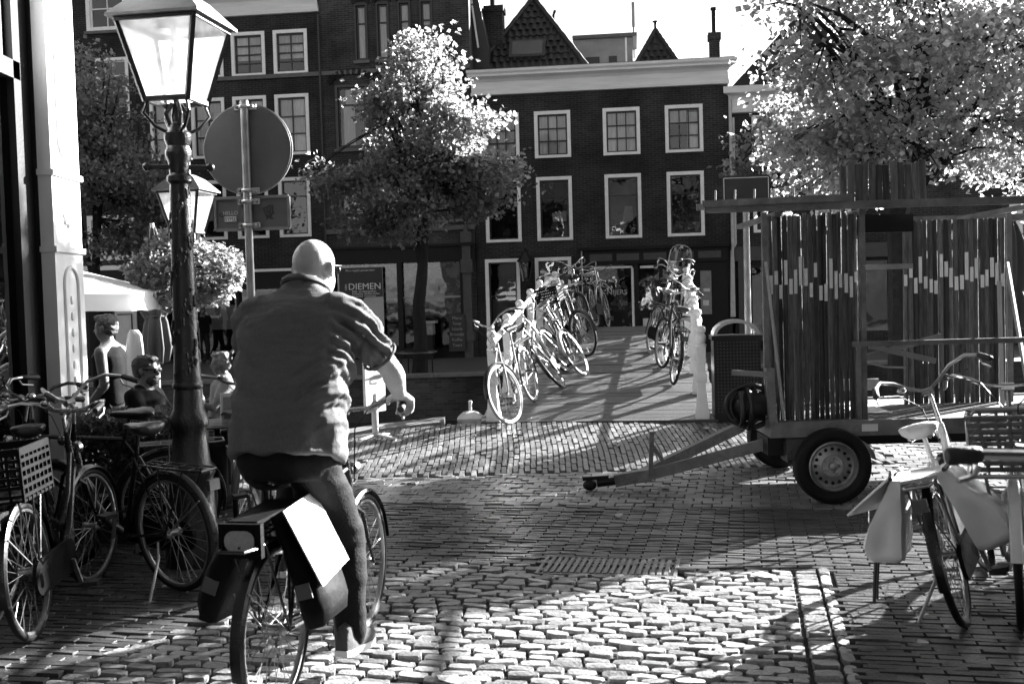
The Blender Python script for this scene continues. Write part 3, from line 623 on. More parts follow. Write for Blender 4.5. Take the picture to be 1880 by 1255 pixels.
# ---------------- B: dark house with white cornice, far left of centre
Bh = House('brick_house', 'dark brick house with a wide white cornice and paired sash windows behind the street lamp', -13.2, -7.46, .02)
for i in range(4):
    u = -12.8 + i * 1.31
    Bh.window(u, u + 1.05, 8.5, 9.82, 2, 4, .1, curt=((0, 1, .35, 1),) if i > 1 else None, sillw=0)
    Bh.window(u - .02, u + 1.03, 6.1, 7.91, 2, 3, .1, curt=((0, 1, 0, 1),))
    Bh.window(u, u + .98, 3.64, 5.43, 1, 2, .1, split=(.72,), curt=((.1, .5, .3, .9),) if i == 1 else None)
Bh.holes += [(-12.6, -11.7, -.05, 2.3), (-11.5, -10.3, .05, 2.1), (-10.2, -9.0, .05, 2.1), (-8.9, -7.7, .05, 2.1)]
Bh.wall(-.1, 10.3, B_dark)
Bh.cornice(10.28, 11.05, M_corn)
Bh.part('string_course', MB().box(0, 5.74, -.07, 0, 8.5, 8.62), M_sill)
sb = Bh.part('shopfront', MB().box(0, 5.74, -.18, 0, 2.2, 2.75).box(0, 5.74, -.08, 0, -.0, .12).box(Bh.X(-11.66), Bh.X(-11.54), -.12, 0, 0, 2.2).box(Bh.X(-10.28), Bh.X(-10.22), -.12, 0, 0, 2.2).box(Bh.X(-8.98), Bh.X(-8.92), -.12, 0, 0, 2.2).box(Bh.X(-7.68), Bh.X(-7.5), -.12, 0, 0, 2.2), M_bar)
MB().box(.05, 5.7, -.2, -.182, 2.72, 2.8).build('white_band', M_frame, sb)
for a, b in ((-11.5, -10.3), (-10.2, -9.0), (-8.9, -7.7)):
    MB().add([(Bh.X(a), .06, .12), (Bh.X(b), .065, .12), (Bh.X(b), .065, 2.2), (Bh.X(a), .06, 2.2)], [(0, 1, 2, 3)]).build('pane', M_glassd, sb)
MB().box(Bh.X(-11.5), Bh.X(-10.35), .45, .5, 1.0, 1.75).box(Bh.X(-9.7), Bh.X(-9.2), .45, .5, 1.6, 2.1).build('pale_poster', mat('pale_wall_paint', .5, .7, .3, 3), sb)
text('lettering', 'fonday!', .16, mat('sign_white', .7, .5), sb, (Bh.X(-11.05), -.01, 1.42), depth=.002)
text('lettering', "feelin' great! lookin' good", .1, mat('sign_white'), sb, (Bh.X(-10.9), -.01, .33), depth=.002)
text('lettering', "lookin' good", .1, mat('sign_white'), sb, (Bh.X(-9.7), -.01, .33), depth=.002)
MB().prism([(Bh.X(-11.5), 1.98), (Bh.X(-11.5), 2.2), (Bh.X(-10.6), 2.2)], -.03, 0).build('pale_awning_corner', mat('pale_wall_paint'), sb)
tag(MB().tube([fpos(-7.44, -.06, 10.2), fpos(-7.44, -.06, .2)], .035, 8).build('drainpipe', mat('dark_pipe', .03, .5)), 'thin dark drainpipe between the cornice house and the brown brick house', 'pipe')
# ---------------- A: left house with white casements
A = House('brick_house', 'dark house with white casement windows and white shop cornice at the far left', -19.5, -13.22, .02)
for u in (-18.6, -16.7, -14.72): A.window(u, u + 1.3, 10.1, 11.6, 2, 3, .12, sash=M_frame, split=(.45, .72), sillw=1)
for u in (-18.4, -16.45, -14.5): A.window(u, u + 1.05, 7.4, 9.28, 2, 3, .09, sash=M_frame, split=(.55, .75))
for u in (-18.3, -16.5): A.window(u, u + 1.3, 3.12, 4.9, 2, 2, .11, sash=M_frame)
wA = A.window(-14.98, -13.44, 3.12, 4.5, 2, 2, .13, sash=M_frame, split=(.83,))
A.holes += [(-15.0, -14.3, .0, 2.2), (-18.5, -15.6, .2, 2.2)]
A.wall(-.1, 12.4, B_dark)
A.part('cornice_band', MB().box(0, 6.28, -.12, 0, 2.92, 3.06), M_frame)
fa = A.part('fascia', MB().box(0, 6.28, -.22, 0, 2.42, 2.91), M_bar)
MB().box(A.X(-15.2), A.X(-13.5), -.26, -.225, 1.9, 2.5).build('sign_panel', mat('pale_sign', .45, .6, .2), fa)
text('lettering', 'fonday!', .2, mat('ink_black', .02, .6), fa, (A.X(-14.3), -.265, 2.2), depth=.002)
text('lettering', 'fonday!', .17, mat('sign_grey', .5, .6), wA, (A.X(-14.28), .05, 4.13), depth=.002)
MB().box(A.X(-14.2), A.X(-13.5), -.05, .02, .0, 2.25).build('white_door', mat('white_door_paint', .6, .5, .1), A.r)
MB().tube([(A.X(-14.1), -.06, 1.9), (A.X(-13.95), -.06, 1.75), (A.X(-13.7), -.06, 1.9)], .02, 6).tube([(A.X(-14.1), -.06, 1.55), (A.X(-13.65), -.06, 1.55), (A.X(-13.65), -.06, 1.05)], .022, 6).build('door_emblem', mat('ink_black', .02, .6), A.r)
# ---------------- E and F: houses on the right, behind the tree
Eh = House('brick_house', 'low dark house with white cornice and steep roof right of the central house', 4.62, 9.4, .03)
for u in (5.17, 6.9): Eh.window(u, u + 1.0, 5.2, 6.64, 2, 3, .1, curt=((0, 1, .3, 1),)); Eh.window(u, u + 1.0, 3.3, 4.8, 2, 2, .1)
Eh.holes += [(5.1, 5.9, -.05, 2.3), (6.2, 8.9, .4, 2.4)]
Eh.wall(-.1, 6.8, B_dark); Eh.cornice(6.72, 7.46, M_corn, .25, .1, .28)
es = Eh.part('shopfront', MB().box(0, 4.78, -.16, 0, 2.6, 3.0).box(Eh.X(4.7), Eh.X(5.05), -.14, 0, 0, 2.6).box(Eh.X(5.95), Eh.X(6.15), -.1, 0, 0, 2.6), mat('shop_paint', .05, .5))
for a, b in ((5.1, 5.9), (6.2, 8.9)): MB().add([(Eh.X(a), .06, .1), (Eh.X(b), .062, .1), (Eh.X(b), .062, 2.5), (Eh.X(a), .06, 2.5)], [(0, 1, 2, 3)]).build('pane', M_glassd, es)
MB().box(Eh.X(7.0), Eh.X(7.3), .3, .35, .6, .95).sph((Eh.X(7.05), .3, 1.9), .16, n=12, m=8).sph((Eh.X(7.0), .3, 1.35), .12, n=12, m=8).build('hanging_lamps', mat('pale_wall_paint'), es)
Eh.part('roof', MB().add([(-.1, .2, 7.5), (4.7, .2, 7.5), (4.7, 7, 7.5), (-.1, 7, 7.5), (2.3, 1.6, 10.1), (2.3, 7, 10.1)], [(0, 1, 4), (1, 2, 5, 4), (3, 0, 4, 5), (2, 3, 5), (0, 3, 2, 1)]), M_tile, ang=0)
Eh.part('roof_finial', MB().tube([(2.3, 1.6, 10), (2.3, 1.6, 10.5)], .05, 8), M_bar)
Eh.part('downpipe', MB().tube([(.02, -.06, 6.7), (.02, -.06, 3.1), (-.08, -.1, 2.9), (-.12, -.1, 1.0)], .045, 8), mat('pale_pipe', .5, .5, .2))
Fh = House('brick_house', 'gabled house with white shop frame at the right edge behind the slatted booth', 9.5, 15.5, .0)
for u in (10.2, 12.0, 13.8): Fh.window(u, u + 1.1, 5.2, 6.7, 2, 3, .1)
wF = Fh.window(12.2, 15.2, 2.0, 4.1, 2, 1, .35, glass=M_glassd)
Fh.wall(-.1, 7.0, B_mid); Fh.cornice(6.9, 7.4, M_corn, .1, .1, .28)
MB().prism([(3.2, 2.6), (3.6, 2.5), (4.6, 3.6), (4.4, 3.9)], .2, .24).build('white_drape', mat('pale_wall_paint'), wF)
Fh.part('white_fascia', MB().box(2.4, 6, -.1, 0, 1.55, 2.0), M_frame)
Fh.part('roof', MB().add([(-.1, .2, 7.4), (3.0, .2, 7.4), (3.0, 7, 7.4), (-.1, 7, 7.4), (1.9, 1.0, 9.6), (1.9, 7, 9.6), (6.1, .2, 7.4), (6.1, 7, 7.4), (4.9, 1.0, 11.0), (4.9, 7, 11.0)], [(0, 1, 4), (1, 2, 5, 4), (3, 0, 4, 5), (1, 6, 8), (6, 7, 9, 8), (2, 1, 8, 9)]), M_tile, ang=0)
Fh.part('chimney', MB().box(2.9, 3.4, 1.5, 2, 7.4, 9.55).tube([(3.1, 1.7, 9.5), (3.1, 1.7, 10.1)], .06, 8), B_dark)
# wall lantern by D
wl = thing('wall_lantern', 'small dark wall lantern between the two ground floor windows across the canal', 'lantern', fpos(-1.42, -.3, 2.1), (0, 0, -FA))
M_lmetal = mat('lamp_iron_black', .02, .35, .3, 10, .1, metal=.2)
MB().lathe([(.1, .05), (.2, .55), (.205, .58)], 6).build('pane', glass_mat('lantern_glass_dim', .55, .1), wl)
m = MB()
for k in range(6): t = 2 * math.pi * k / 6; m.tube([(.1 * math.cos(t), .1 * math.sin(t), .05), (.2 * math.cos(t), .2 * math.sin(t), .57)], .014, 6)
m.lathe([(.11, 0), (.11, .06)], 6); m.build('frame', M_lmetal, wl)
MB().lathe([(.26, .57), (.25, .6), (.1, .76), (.09, .86), (.12, .88), (.0, .95)], 6).build('roof', M_lmetal, wl)
MB().tube([(0, 0, .0), (0, .1, -.15), (0, .32, -.2)], .02, 6).build('bracket', M_lmetal, wl)
MB().tube([(0, 0, .1), (0, 0, .42)], .035, 8).build('bulb', mat('frosted_glass', .6, .4), wl)

# ================================================================ HOUSES BEHIND AND BESIDE THE PHOTOGRAPHER (unseen, added to keep sky light off near surfaces)
def sky_block_house(label, x0, x1, y, hgt, rz=0):
    t = thing('brick_house', label, 'house', (x0, y, 0), (0, 0, rz)); W = x1 - x0
    MB().box(0, W, -6, 0, 0, hgt).build('wall', B_mid, t, ang=0); MB().box(-.05, W + .05, -6, .3, hgt, hgt + .35).build('cornice', M_gutter, t)
    n = max(2, int(W / 1.8))
    for f in range(int(hgt / 3.2)):
        for i in range(n):
            cx = W * (i + .5) / n; z = .8 + f * 3.2
            w = MB().box(cx - .6, cx + .6, 0, .06, z, z + 1.9).build('window', M_frame, t); MB().box(cx - .5, cx + .5, .061, .07, z + .1, z + 1.8).build('pane', mat('dark_pane', .01, .1), w)
    return t
sky_block_house('unseen tall brick house behind the photographer on the left, added to block sky light', -13, -3.6, -5.5, 9.5)
sky_block_house('unseen tall brick house straight behind the photographer, added to block sky light', -3.6, 5, -6.0, 9)
sky_block_house('unseen tall brick house behind the photographer on the right, added to block sky light', 5, 15, -5.6, 9.5)
sky_block_house('unseen brick house lining the street right of the photographer, added to block sky light', 0, 8.5, 0, 11, R(90)).location = (9.5, -5.2, 0)
# ================================================================ TREES
M_bark = mat('bark', .02, .9, .4, 8, .8, 25, spec=.2)
def leaf_mesh(name, C, size, droop=.3, seed=1, norm_bias=None):
    """one small folded leaf at every centre"""
    g = np.random.default_rng(seed); n = len(C); a = g.uniform(0, 2 * np.pi, n); el = g.normal(-droop, .5, n)
    d = np.stack([np.cos(a) * np.cos(el), np.sin(a) * np.cos(el), np.sin(el)], 1)
    r = g.normal(0, 1, (n, 3)); s = np.cross(d, r); s /= np.linalg.norm(s, axis=1)[:, None] + 1e-9; nn = np.cross(s, d)
    L = size * g.uniform(.6, 1.25, n)[:, None]; W = L * g.uniform(.32, .46, n)[:, None]; f = L * .1
    V = np.stack([C, C + d * L * .45 + s * W + nn * f, C + d * L, C + d * L * .45 - s * W + nn * f], 1).reshape(-1, 3)
    F = np.concatenate([np.array([(0, 1, 2), (0, 2, 3)]) + 4 * i for i in range(1)])
    F = (np.array([(0, 1, 2), (0, 2, 3)])[None] + (np.arange(n) * 4)[:, None, None]).reshape(-1, 3)
    me = bpy.data.meshes.new(name); me.from_pydata(V.tolist(), [], F.tolist()); return me
def tree(label, base, fork, ell, size, nclump, nleaf, spread, lm, seed, r0=.12, bend=(0, 0), limbs=10):
    g = np.random.default_rng(seed); t = thing('tree', label, 'tree', base); b = Vector(base)
    vol = np.array([e[3] * e[4] * e[5] for e in ell]); vol /= vol.sum(); cl = []
    per = 8; k_ = (sum(e[3] * e[4] * e[5] for e in ell)) ** (1 / 3)
    for _ in range(nclump // per):               # boughs first, then the leaf sprays on each bough: leaves gaps between boughs
        e = ell[g.choice(len(ell), p=vol)]; v = g.normal(0, 1, 3); v /= np.linalg.norm(v); v *= g.uniform(.2, 1) ** .45
        c0 = np.array((e[0] + v[0] * e[3] - b.x, e[1] + v[1] * e[4] - b.y, e[2] + v[2] * e[5] - b.z)); rb = k_ * g.uniform(.1, .17)
        for _ in range(per): cl.append(c0 + g.normal(0, 1, 3) * rb * np.array([1, 1, .6]))
    cl = np.array(cl)
    top = max(e[2] + e[5] for e in ell) - b.z; mid = [Vector((0, 0, 0)), Vector((bend[0] * .4, bend[1] * .4, fork * .35)), Vector((bend[0] * .2, 0, fork * .7)), Vector((bend[0], bend[1], fork))]
    cxy = np.average(cl[:, :2], axis=0); lead = [Vector((bend[0] + (cxy[0] - bend[0]) * k + .1 * math.sin(5 * k), bend[1] + (cxy[1] - bend[1]) * k, fork + (top - fork) * k * .86)) for k in (.2, .45, .7, 1)]
    tr = MB(); tr.tube(mid + lead, [r0 * 1.25, r0, r0 * .92, r0 * .85, r0 * .6, r0 * .42, r0 * .25, r0 * .1], 9); tr.build('trunk', M_bark, t)
    br = MB(); pts = []
    order = np.argsort(-np.linalg.norm(cl - np.array([cxy[0], cxy[1], fork + .5]), axis=1)); far = cl[order[:max(limbs * 6, 1)]]
    for k in range(limbs):
        e = Vector(far[g.integers(len(far))]); s0 = (mid[3:] + lead)[min(4, int(g.uniform(0, 4)))]; s0 = s0.lerp(lead[0], g.uniform(0, .5)) if e.z < fork + 1 else s0
        m1 = s0.lerp(e, .4) + Vector((0, 0, .12 * (e - s0).length)); m2 = s0.lerp(e, .75) + Vector((0, 0, .08 * (e - s0).length)); br.tube([s0, m1, m2, e], [r0 * .42, r0 * .28, r0 * .17, r0 * .06], 6)
        pts += [s0.lerp(m1, .6), m1, m2, e]
    P = np.array([tuple(p) for p in pts])
    for c in cl[:: max(1, len(cl) // 260)]:
        j = np.argmin(np.linalg.norm(P - c, axis=1)); p = Vector(P[j]); q = Vector(c); br.tube([p, p.lerp(q, .5) + Vector((0, 0, .05)), q], [r0 * .12, r0 * .08, r0 * .03], 4)
    br.build('limbs', M_bark, t)
    C = np.repeat(cl, nleaf, axis=0) + g.normal(0, 1, (len(cl) * nleaf, 3)) * spread * np.array([1, 1, .75]); tag(ob('crown', leaf_mesh('crown', C, size, .35, seed), lm, t), kind='stuff')
    return t
L_far = leaf_mat('linden_leaf', .03, .24); L_near = leaf_mat('elm_leaf', .025, .32)
tree('small elm with pointed crown on the far quay before the brown house', (-2.22, 25.9, -.1), 2.3,
     [(-2.1, 25.9, 4.1, 1.7, 1.5, 1.15), (-.7, 25.6, 4.5, .8, .8, .7), (-3.7, 25.9, 4.3, .8, .8, .6), (-1.95, 25.9, 5.9, 1.4, 1.4, 1.2), (-1.95, 25.9, 7.2, .7, .7, .95)], .13, 580, 32, .18, L_far, 3, .16, (.12, .05), 16)
tree('dark dense tree on the far quay left of the street lamp', (-11.0, 28.6, -.1), 2.3,
     [(-11.0, 28.6, 4.7, 2.2, 1.7, 2.0), (-11.2, 28.6, 6.8, 1.4, 1.2, 1.6), (-9.6, 28.4, 4.5, 1.0, .9, 1.1)], .14, 520, 32, .2, L_far, 5, .16, (.1, 0), 12)
tree('large leafy tree on the near quay towering behind the slatted booth', (5.1, 14.2, -.03), 2.6,
     [(5.3, 14.2, 4.1, 2.0, 1.6, 1.25), (3.95, 13.9, 3.35, .65, .7, .55), (4.2, 14.0, 4.75, .75, .8, .5), (7.0, 14.9, 4.3, 1.5, 1.3, 1.7), (5.0, 14.2, 5.5, 1.15, 1.1, .75), (4.8, 13.8, 2.1, .5, .5, .6)], .095, 800, 40, .15, L_near, 8, .17, (-.05, 0), 16)
tree('slender young tree with dark sparse leaves in front of the low house', (6.3, 26.2, -.1), 2.6, [(6.2, 26.2, 4.5, 1.1, 1.0, 1.3), (6.6, 26.2, 5.4, 1.0, .9, 1.0)], .16, 110, 18, .2, L_far, 11, .1, (0, 0), 8)

# ================================================================ STREET LAMP
M_iron2 = mat('lamp_paint_black', .01, .32, .3, 14, .25, 60, spec=.5)
M_milk = glass_mat('lantern_glass', .95, .04)
_n = M_milk.node_tree.nodes; _l = M_milk.node_tree.links
_t = _n.new('ShaderNodeBsdfTranslucent'); _t.inputs[0].default_value = (.9, .9, .9, 1); _m = _n.new('ShaderNodeMixShader')
_nz = _n.new('ShaderNodeTexNoise'); _nz.inputs['Scale'].default_value = 2.5; _mr = _n.new('ShaderNodeMapRange'); _mr.inputs['From Min'].default_value = .35; _mr.inputs['From Max'].default_value = .65; _mr.inputs['To Min'].default_value = .35; _mr.inputs['To Max'].default_value = .75
_l.new(_nz.outputs['Fac'], _mr.inputs['Value']); _l.new(_mr.outputs[0], _m.inputs[0])
_old = _n['Material Output'].inputs[0].links[0].from_socket; _l.new(_old, _m.inputs[1]); _l.new(_t.outputs[0], _m.inputs[2]); _l.new(_m.outputs[0], _n['Material Output'].inputs[0])
def lamp(label, loc, rz, group=None):
    t = thing('street_lamp', label, 'street lamp', loc, (0, 0, rz), group)
    MB().lathe([(.18, 0), (.18, .22), (.15, .26), (.135, .55), (.15, .58), (.15, .61), (.125, .64), (.108, .8), (.105, .86), (.12, .885), (.122, .92), (.118, .95), (.098, .99), (.09, 1.07), (.085, 1.12), (.096, 1.135), (.096, 1.15), (.085, 1.17)], 28).build('pedestal', M_iron2, t)
    MB().lathe([(.088, 1.165), (.08, 1.3), (.076, 1.5), (.07, 1.9), (.066, 2.3), (.062, 2.42), (.078, 2.44), (.078, 2.47), (.06, 2.49), (.066, 2.56), (.082, 2.6), (.082, 2.63), (.07, 2.66), (.085, 2.7), (.085, 2.74), (.06, 2.76), (.05, 2.8), (.03, 2.81)], 24).build('shaft', M_iron2, t)
    rl = MB(); rr = random.Random(4)            # cast leaf relief climbing the shaft
    for k in range(210):
        z = 1.2 + 1.2 * k / 210; a = z * 9 + rr.uniform(-.6, .6) + (k % 2) * math.pi; rad = .084 - .024 * (z - 1.2) / 1.2
        rl.sph((rad * math.cos(a), rad * math.sin(a), z), .012, .012, rr.uniform(.014, .03), 6, 4)
    tag(rl.build('cast_relief', M_iron2, t), kind='stuff')
    MB().tube([(-.17, -.09, 2.53), (.17, .09, 2.53)], .016, 8).sph((-.17, -.09, 2.53), .028, n=10, m=6).sph((.17, .09, 2.53), .028, n=10, m=6).build('ladder_rest', M_iron2, t)
    cr = MB()
    for sx, sy in ((1, 1), (1, -1), (-1, 1), (-1, -1)):
        cr.tube([(.04 * sx, .04 * sy, 2.74), (.1 * sx, .1 * sy, 2.78), (.15 * sx, .15 * sy, 2.86), (.13 * sx, .13 * sy, 2.93)], .011, 7); cr.tube([(.03 * sx, .03 * sy, 2.78), (.05 * sx, .05 * sy, 2.86), (.02 * sx, .02 * sy, 2.93)], .014, 7)
    cr.tube([(0, 0, 2.78), (0, 0, 2.95)], .02, 8); cr.build('cradle', M_iron2, t)
    b, w, z0, z1 = .14, .255, 2.93, 3.43; f = MB(); C4 = ((-1, -1), (1, -1), (1, 1), (-1, 1))
    for i in range(4):
        p, q = C4[i], C4[(i + 1) % 4]
        f.beam((p[0] * b, p[1] * b, z0), (p[0] * w, p[1] * w, z1), .028); f.beam((p[0] * b, p[1] * b, z0 + .012), (q[0] * b, q[1] * b, z0 + .012), .03); f.beam((p[0] * w, p[1] * w, z1 - .012), (q[0] * w, q[1] * w, z1 - .012), .034)
    ln = f.build('lantern_frame', M_iron2, t)
    for i in range(4):
        p, q = C4[i], C4[(i + 1) % 4]
        MB().add([(p[0] * b, p[1] * b, z0 + .02), (q[0] * b, q[1] * b, z0 + .02), (q[0] * w, q[1] * w, z1 - .02), (p[0] * w, p[1] * w, z1 - .02)], [(0, 1, 2, 3)]).build('pane', M_milk, ln)
    r = MB(); e = .3; sqv = lambda s_, z: [(x * s_, y * s_, z) for x, y in C4]
    r.loft([sqv(e, z1 - .005), sqv(e, z1 + .012), sqv(.17, z1 + .15), sqv(.085, z1 + .2)]); r.build('lantern_roof', mat('zinc_roof', .2, .4, .3, 8, .1), t, ang=20)
    MB().lathe([(.06, z1 + .19), (.06, z1 + .36), (.09, z1 + .38), (.09, z1 + .4), (.03, z1 + .46), (0, z1 + .5)], 14).build('chimney', M_iron2, t)
    bl = MB(); bl.lathe([(.02, z1 - .12), (.022, z1 - .2), (.045, z1 - .27), (.05, z1 - .31), (.035, z1 - .36), (0, z1 - .375)], 14); bl.build('bulb', mat('frosted_bulb', .75, .3, .05), t)
    MB().tube([(0, 0, z1 - .01), (0, 0, z1 - .13)], .02, 8).lathe([(.1, z1 - .015), (.12, z1 - .03), (.1, z1 - .05)], 12).build('lamp_holder', M_iron2, t)
    return t
lp = lamp('black ornate street lamp with a big tapered lantern in the left foreground', (-2.08, 6.95, 0), R(-9))
l2 = copy_tree(lp); l2.location = (-3.08, 10.5, 0); l2.scale = (.8, .8, .8); l2['label'] = 'smaller lantern lamp behind the foreground lamp post, its pole ringed by flowers'
# flower ball on the second lamp
fb = thing('flower_basket', 'big round basket of pale flowers ringed around the rear lamp post', 'flower basket', (-3.12, 10.5, 1.62))
MB().lathe([(.12, 0), (.26, .05), (.32, .16), (.3, .17), (.1, .14)], 20).build('bowl', mat('dark_plastic', .03, .5), fb)
g = np.random.default_rng(2); n = 2600; v = g.normal(0, 1, (n, 3)); v /= np.linalg.norm(v, axis=1)[:, None]; v *= g.uniform(.35, 1, (n, 1)) ** .4; lump = lambda q: np.array([1 + .35 * noise.noise(Vector(p) * 2.2 + Vector((3, 1, 4))) for p in q])[:, None]; v = v * lump(v)
ob('foliage', leaf_mesh('foliage', v * np.array([.5, .45, .3]) + np.array([0, 0, .34]), .07, .1, 21), leaf_mat('petunia_leaf', .05, .12), fb)['kind'] = 'stuff'
n = 520; v = g.normal(0, 1, (n, 3)); v /= np.linalg.norm(v, axis=1)[:, None]; v = v * lump(v); C0 = v * np.array([.53, .48, .33]) + np.array([0, 0, .35]); C0 = np.repeat(C0, 4, axis=0) + g.normal(0, .012, (n * 4, 3))
ob('blossoms', leaf_mesh('blossoms', C0, .05, 0, 22), leaf_mat('petunia_petal', .11, .15), fb)['kind'] = 'stuff'

# ================================================================ BLANK TRAFFIC SIGN (seen from behind)
sg = thing('traffic_sign', 'round traffic sign and small plate seen from behind on a grey pole', 'traffic sign', (-1.76, 7.4, 0), (R(0), 0, R(-4)))
M_galv = mat('galvanised_steel', .28, .42, .35, 9, .12, 60, metal=.5); M_back = mat('sign_back', .11, .5, .2, 5, .06, 40)
MB().tube([(0, 0, 0), (0, 0, 3.02)], .028, 12).build('pole', M_galv, sg)
d = MB(); n = 56; rings = []
for (rr, yy) in ((.3, .035), (.3, .075), (.285, .08), (.28, .05)): rings.append([(rr * math.cos(2 * math.pi * k / n), yy, 2.7 + rr * math.sin(2 * math.pi * k / n)) for k in range(n)])
d.loft(rings); d.build('disc', M_back, sg)
MB().torus((0, .055, 2.7), .298, .012, 'y', 56, 6).build('rim', mat('sign_rim', .22, .4, .2), sg)
def rplate(mb, x0, x1, z0, z1, y0, y1, r=.03):
    poly = []
    for cx, cz, a0 in ((x1 - r, z1 - r, 0), (x0 + r, z1 - r, 90), (x0 + r, z0 + r, 180), (x1 - r, z0 + r, 270)): poly += [(cx + r * math.cos(R(a0 + k * 22.5)), cz + r * math.sin(R(a0 + k * 22.5))) for k in range(5)]
    return mb.prism(poly, y0, y1)
pl = rplate(MB(), -.24, .27, 2.16, 2.375, .045, .06).build('plate', M_back, sg)
rm = MB(); poly = [(-.24, 2.16), (.27, 2.16), (.27, 2.375), (-.24, 2.375)]
for i in range(4): a, b = poly[i], poly[(i + 1) % 4]; rm.beam((a[0], .04, a[1]), (b[0], .04, b[1]), .016, .02)
rm.build('plate_rim', mat('sign_rim'), pl)
for z in (2.98, 2.42, 2.345, 2.185):
    c = MB().box(-.075, .075, .02, .035, z - .018, z + .018).torus((0, .0, z), .032, .012, 'z', 16, 6).build('clamp', mat('clamp_steel', .6, .35, .2, 9, .05, metal=.4), sg)
    for sx in (-1, 1): MB().lathe([(.012, -.02), (.012, .03), (0, .031)], 8, (sx * .055, .005, z), Matrix.Rotation(R(90), 4, 'X')).build('bolt', M_galv, c)
MB().box(-.175, -.095, .036, .0445, 2.215, 2.25).build('sticker', mat('sticker_white', .75, .5, .05), pl)
text('sticker_lettering', 'HELLO', .035, mat('sticker_ink_pale', .6, .5), pl, (-.135, .036, 2.272), depth=.0005)
text('sticker_lettering', 'SYMZ', .034, mat('ink_black', .02, .6), pl, (-.135, .035, 2.232), depth=.0005, sx=.9)
MB().torus((-.2, .043, 2.262), .012, .003, 'y', 14, 5).build('sticker_ring', mat('ink_black'), pl)
sm = MB(); rr = random.Random(3)
for k in range(14): sm.tube([(.12 + rr.uniform(-.03, .05), .0445, 2.27 + rr.uniform(-.05, .05)) for _ in range(3)], .003, 4)
sm.build('scribble', mat('faded_ink', .07, .6), pl)

# ================================================================ SHOP ON THE LEFT CORNER
sh = thing('corner_shop', 'shop corner with an ornate white pillar and dark window at the left edge', 'building', (-3.27, 8.05, 0))
MB().box(-6, -.02, -13, 0, 0, .55).box(-6, -.02, -13, 0, 4.2, 10).box(-6, -.02, -13, -3.6, .55, 4.2).box(-6, -5.6, -3.6, 0, .55, 4.2).box(-5.6, -.02, -.16, 0, .55, 4.2).build('wall', B_blk, sh, ang=0)
MB().box(-.1, .0, -3.5, -.62, 3.2, 3.32).box(-.1, .0, -3.5, -.62, .55, .7).box(-.1, .0, -.72, -.62, .7, 4.2).box(-.1, .0, -2.2, -2.12, .7, 4.2).build('window_frame', M_bar, sh)
MB().add([(-.05, -3.5, .7), (-.05, -.72, .7), (-.05, -.72, 3.2), (-.05, -3.5, 3.2)], [(0, 1, 2, 3)]).build('pane', glass_mat('dark_shop_glass', .3, .12), sh)
MB().add([(-.05, -2.1, 3.33), (-.05, -.75, 3.33), (-.05, -.75, 4.2), (-.05, -2.1, 4.2)], [(0, 1, 2, 3)]).build('transom_blind', mat('white_blind', .85, .7, .05, 40, .5, 90), sh)
MB().box(-.14, .0, -.62, -.5, 0, 6).box(-.14, .03, -.5, -.02, 0, 6).build('jamb', mat('dark_jamb', .008, .6, spec=.2), sh)
pz = MB().box(.035, .13, -.5, -.01, 0, 6).box(.13, .16, -.51, -.0, 0, .6).build('pillar', mat('pillar_paint', .7, .5, .12, 3, .15, 20, stretch=(1, 1, .3)), sh)
def pillar_panel(z0, z1):
    m = MB(); yc, hw = -.25, .12; pts = [(.135, yc - hw, z0 + hw), (.135, yc - hw, z1 - hw)] + [(.135, yc - hw * math.cos(t), z1 - hw + hw * math.sin(t)) for t in np.arange(.4, 3, .4)] + [(.135, yc + hw, z1 - hw), (.135, yc + hw, z0 + hw)] + [(.135, yc + hw * math.cos(t), z0 + hw - hw * math.sin(t)) for t in np.arange(.4, 3, .4)]
    m.tube(pts, .014, 6, True); z = z0 + .16; k = 0
    m.build('panel_moulding', mat('pillar_paint'), pz)
    while z < z1 - .15:
        MB().sph((.132, yc, z), .014, .022, .034, 8, 6).build('bead', mat('pillar_paint'), pz); z += .115
for z0, z1 in ((2.72, 3.78), (.75, 1.95)): pillar_panel(z0, z1)
ro = MB()
for k in range(8): t = 2 * math.pi * k / 8; ro.sph((.135, -.25 + .07 * math.cos(t), 2.33 + .07 * math.sin(t)), .016, .028, .035, 8, 6)
ro.sph((.14, -.25, 2.33), .022, .03, .035, 8, 6); ro.build('rosette', mat('pillar_paint'), pz)
for z in (2.05, 2.58): MB().box(.032, .15, -.515, .005, z, z + .04).build('fillet', mat('pillar_paint'), pz)
# fern in the shop window
fn = thing('window_fern', 'fern with long fronds standing behind the dark shop window', 'plant', (-3.85, 7.0, .75))
MB().lathe([(.1, 0), (.14, .22), (.15, .24), (.12, .24)], 14).build('pot', mat('dark_plastic', .03, .5), fn)
C_ = []
for k in range(16):
    a = k * .8; L = random.uniform(.35, .6)
    for s_ in np.linspace(.1, 1, 22): C_.append((L * s_ * math.cos(a) * .8, L * s_ * math.sin(a) * .8, .25 + .7 * s_ - .55 * s_ * s_))
ob('fronds', leaf_mesh('fronds', np.repeat(np.array(C_), 2, axis=0), .09, 0, 9), L_far, fn)['kind'] = 'stuff'

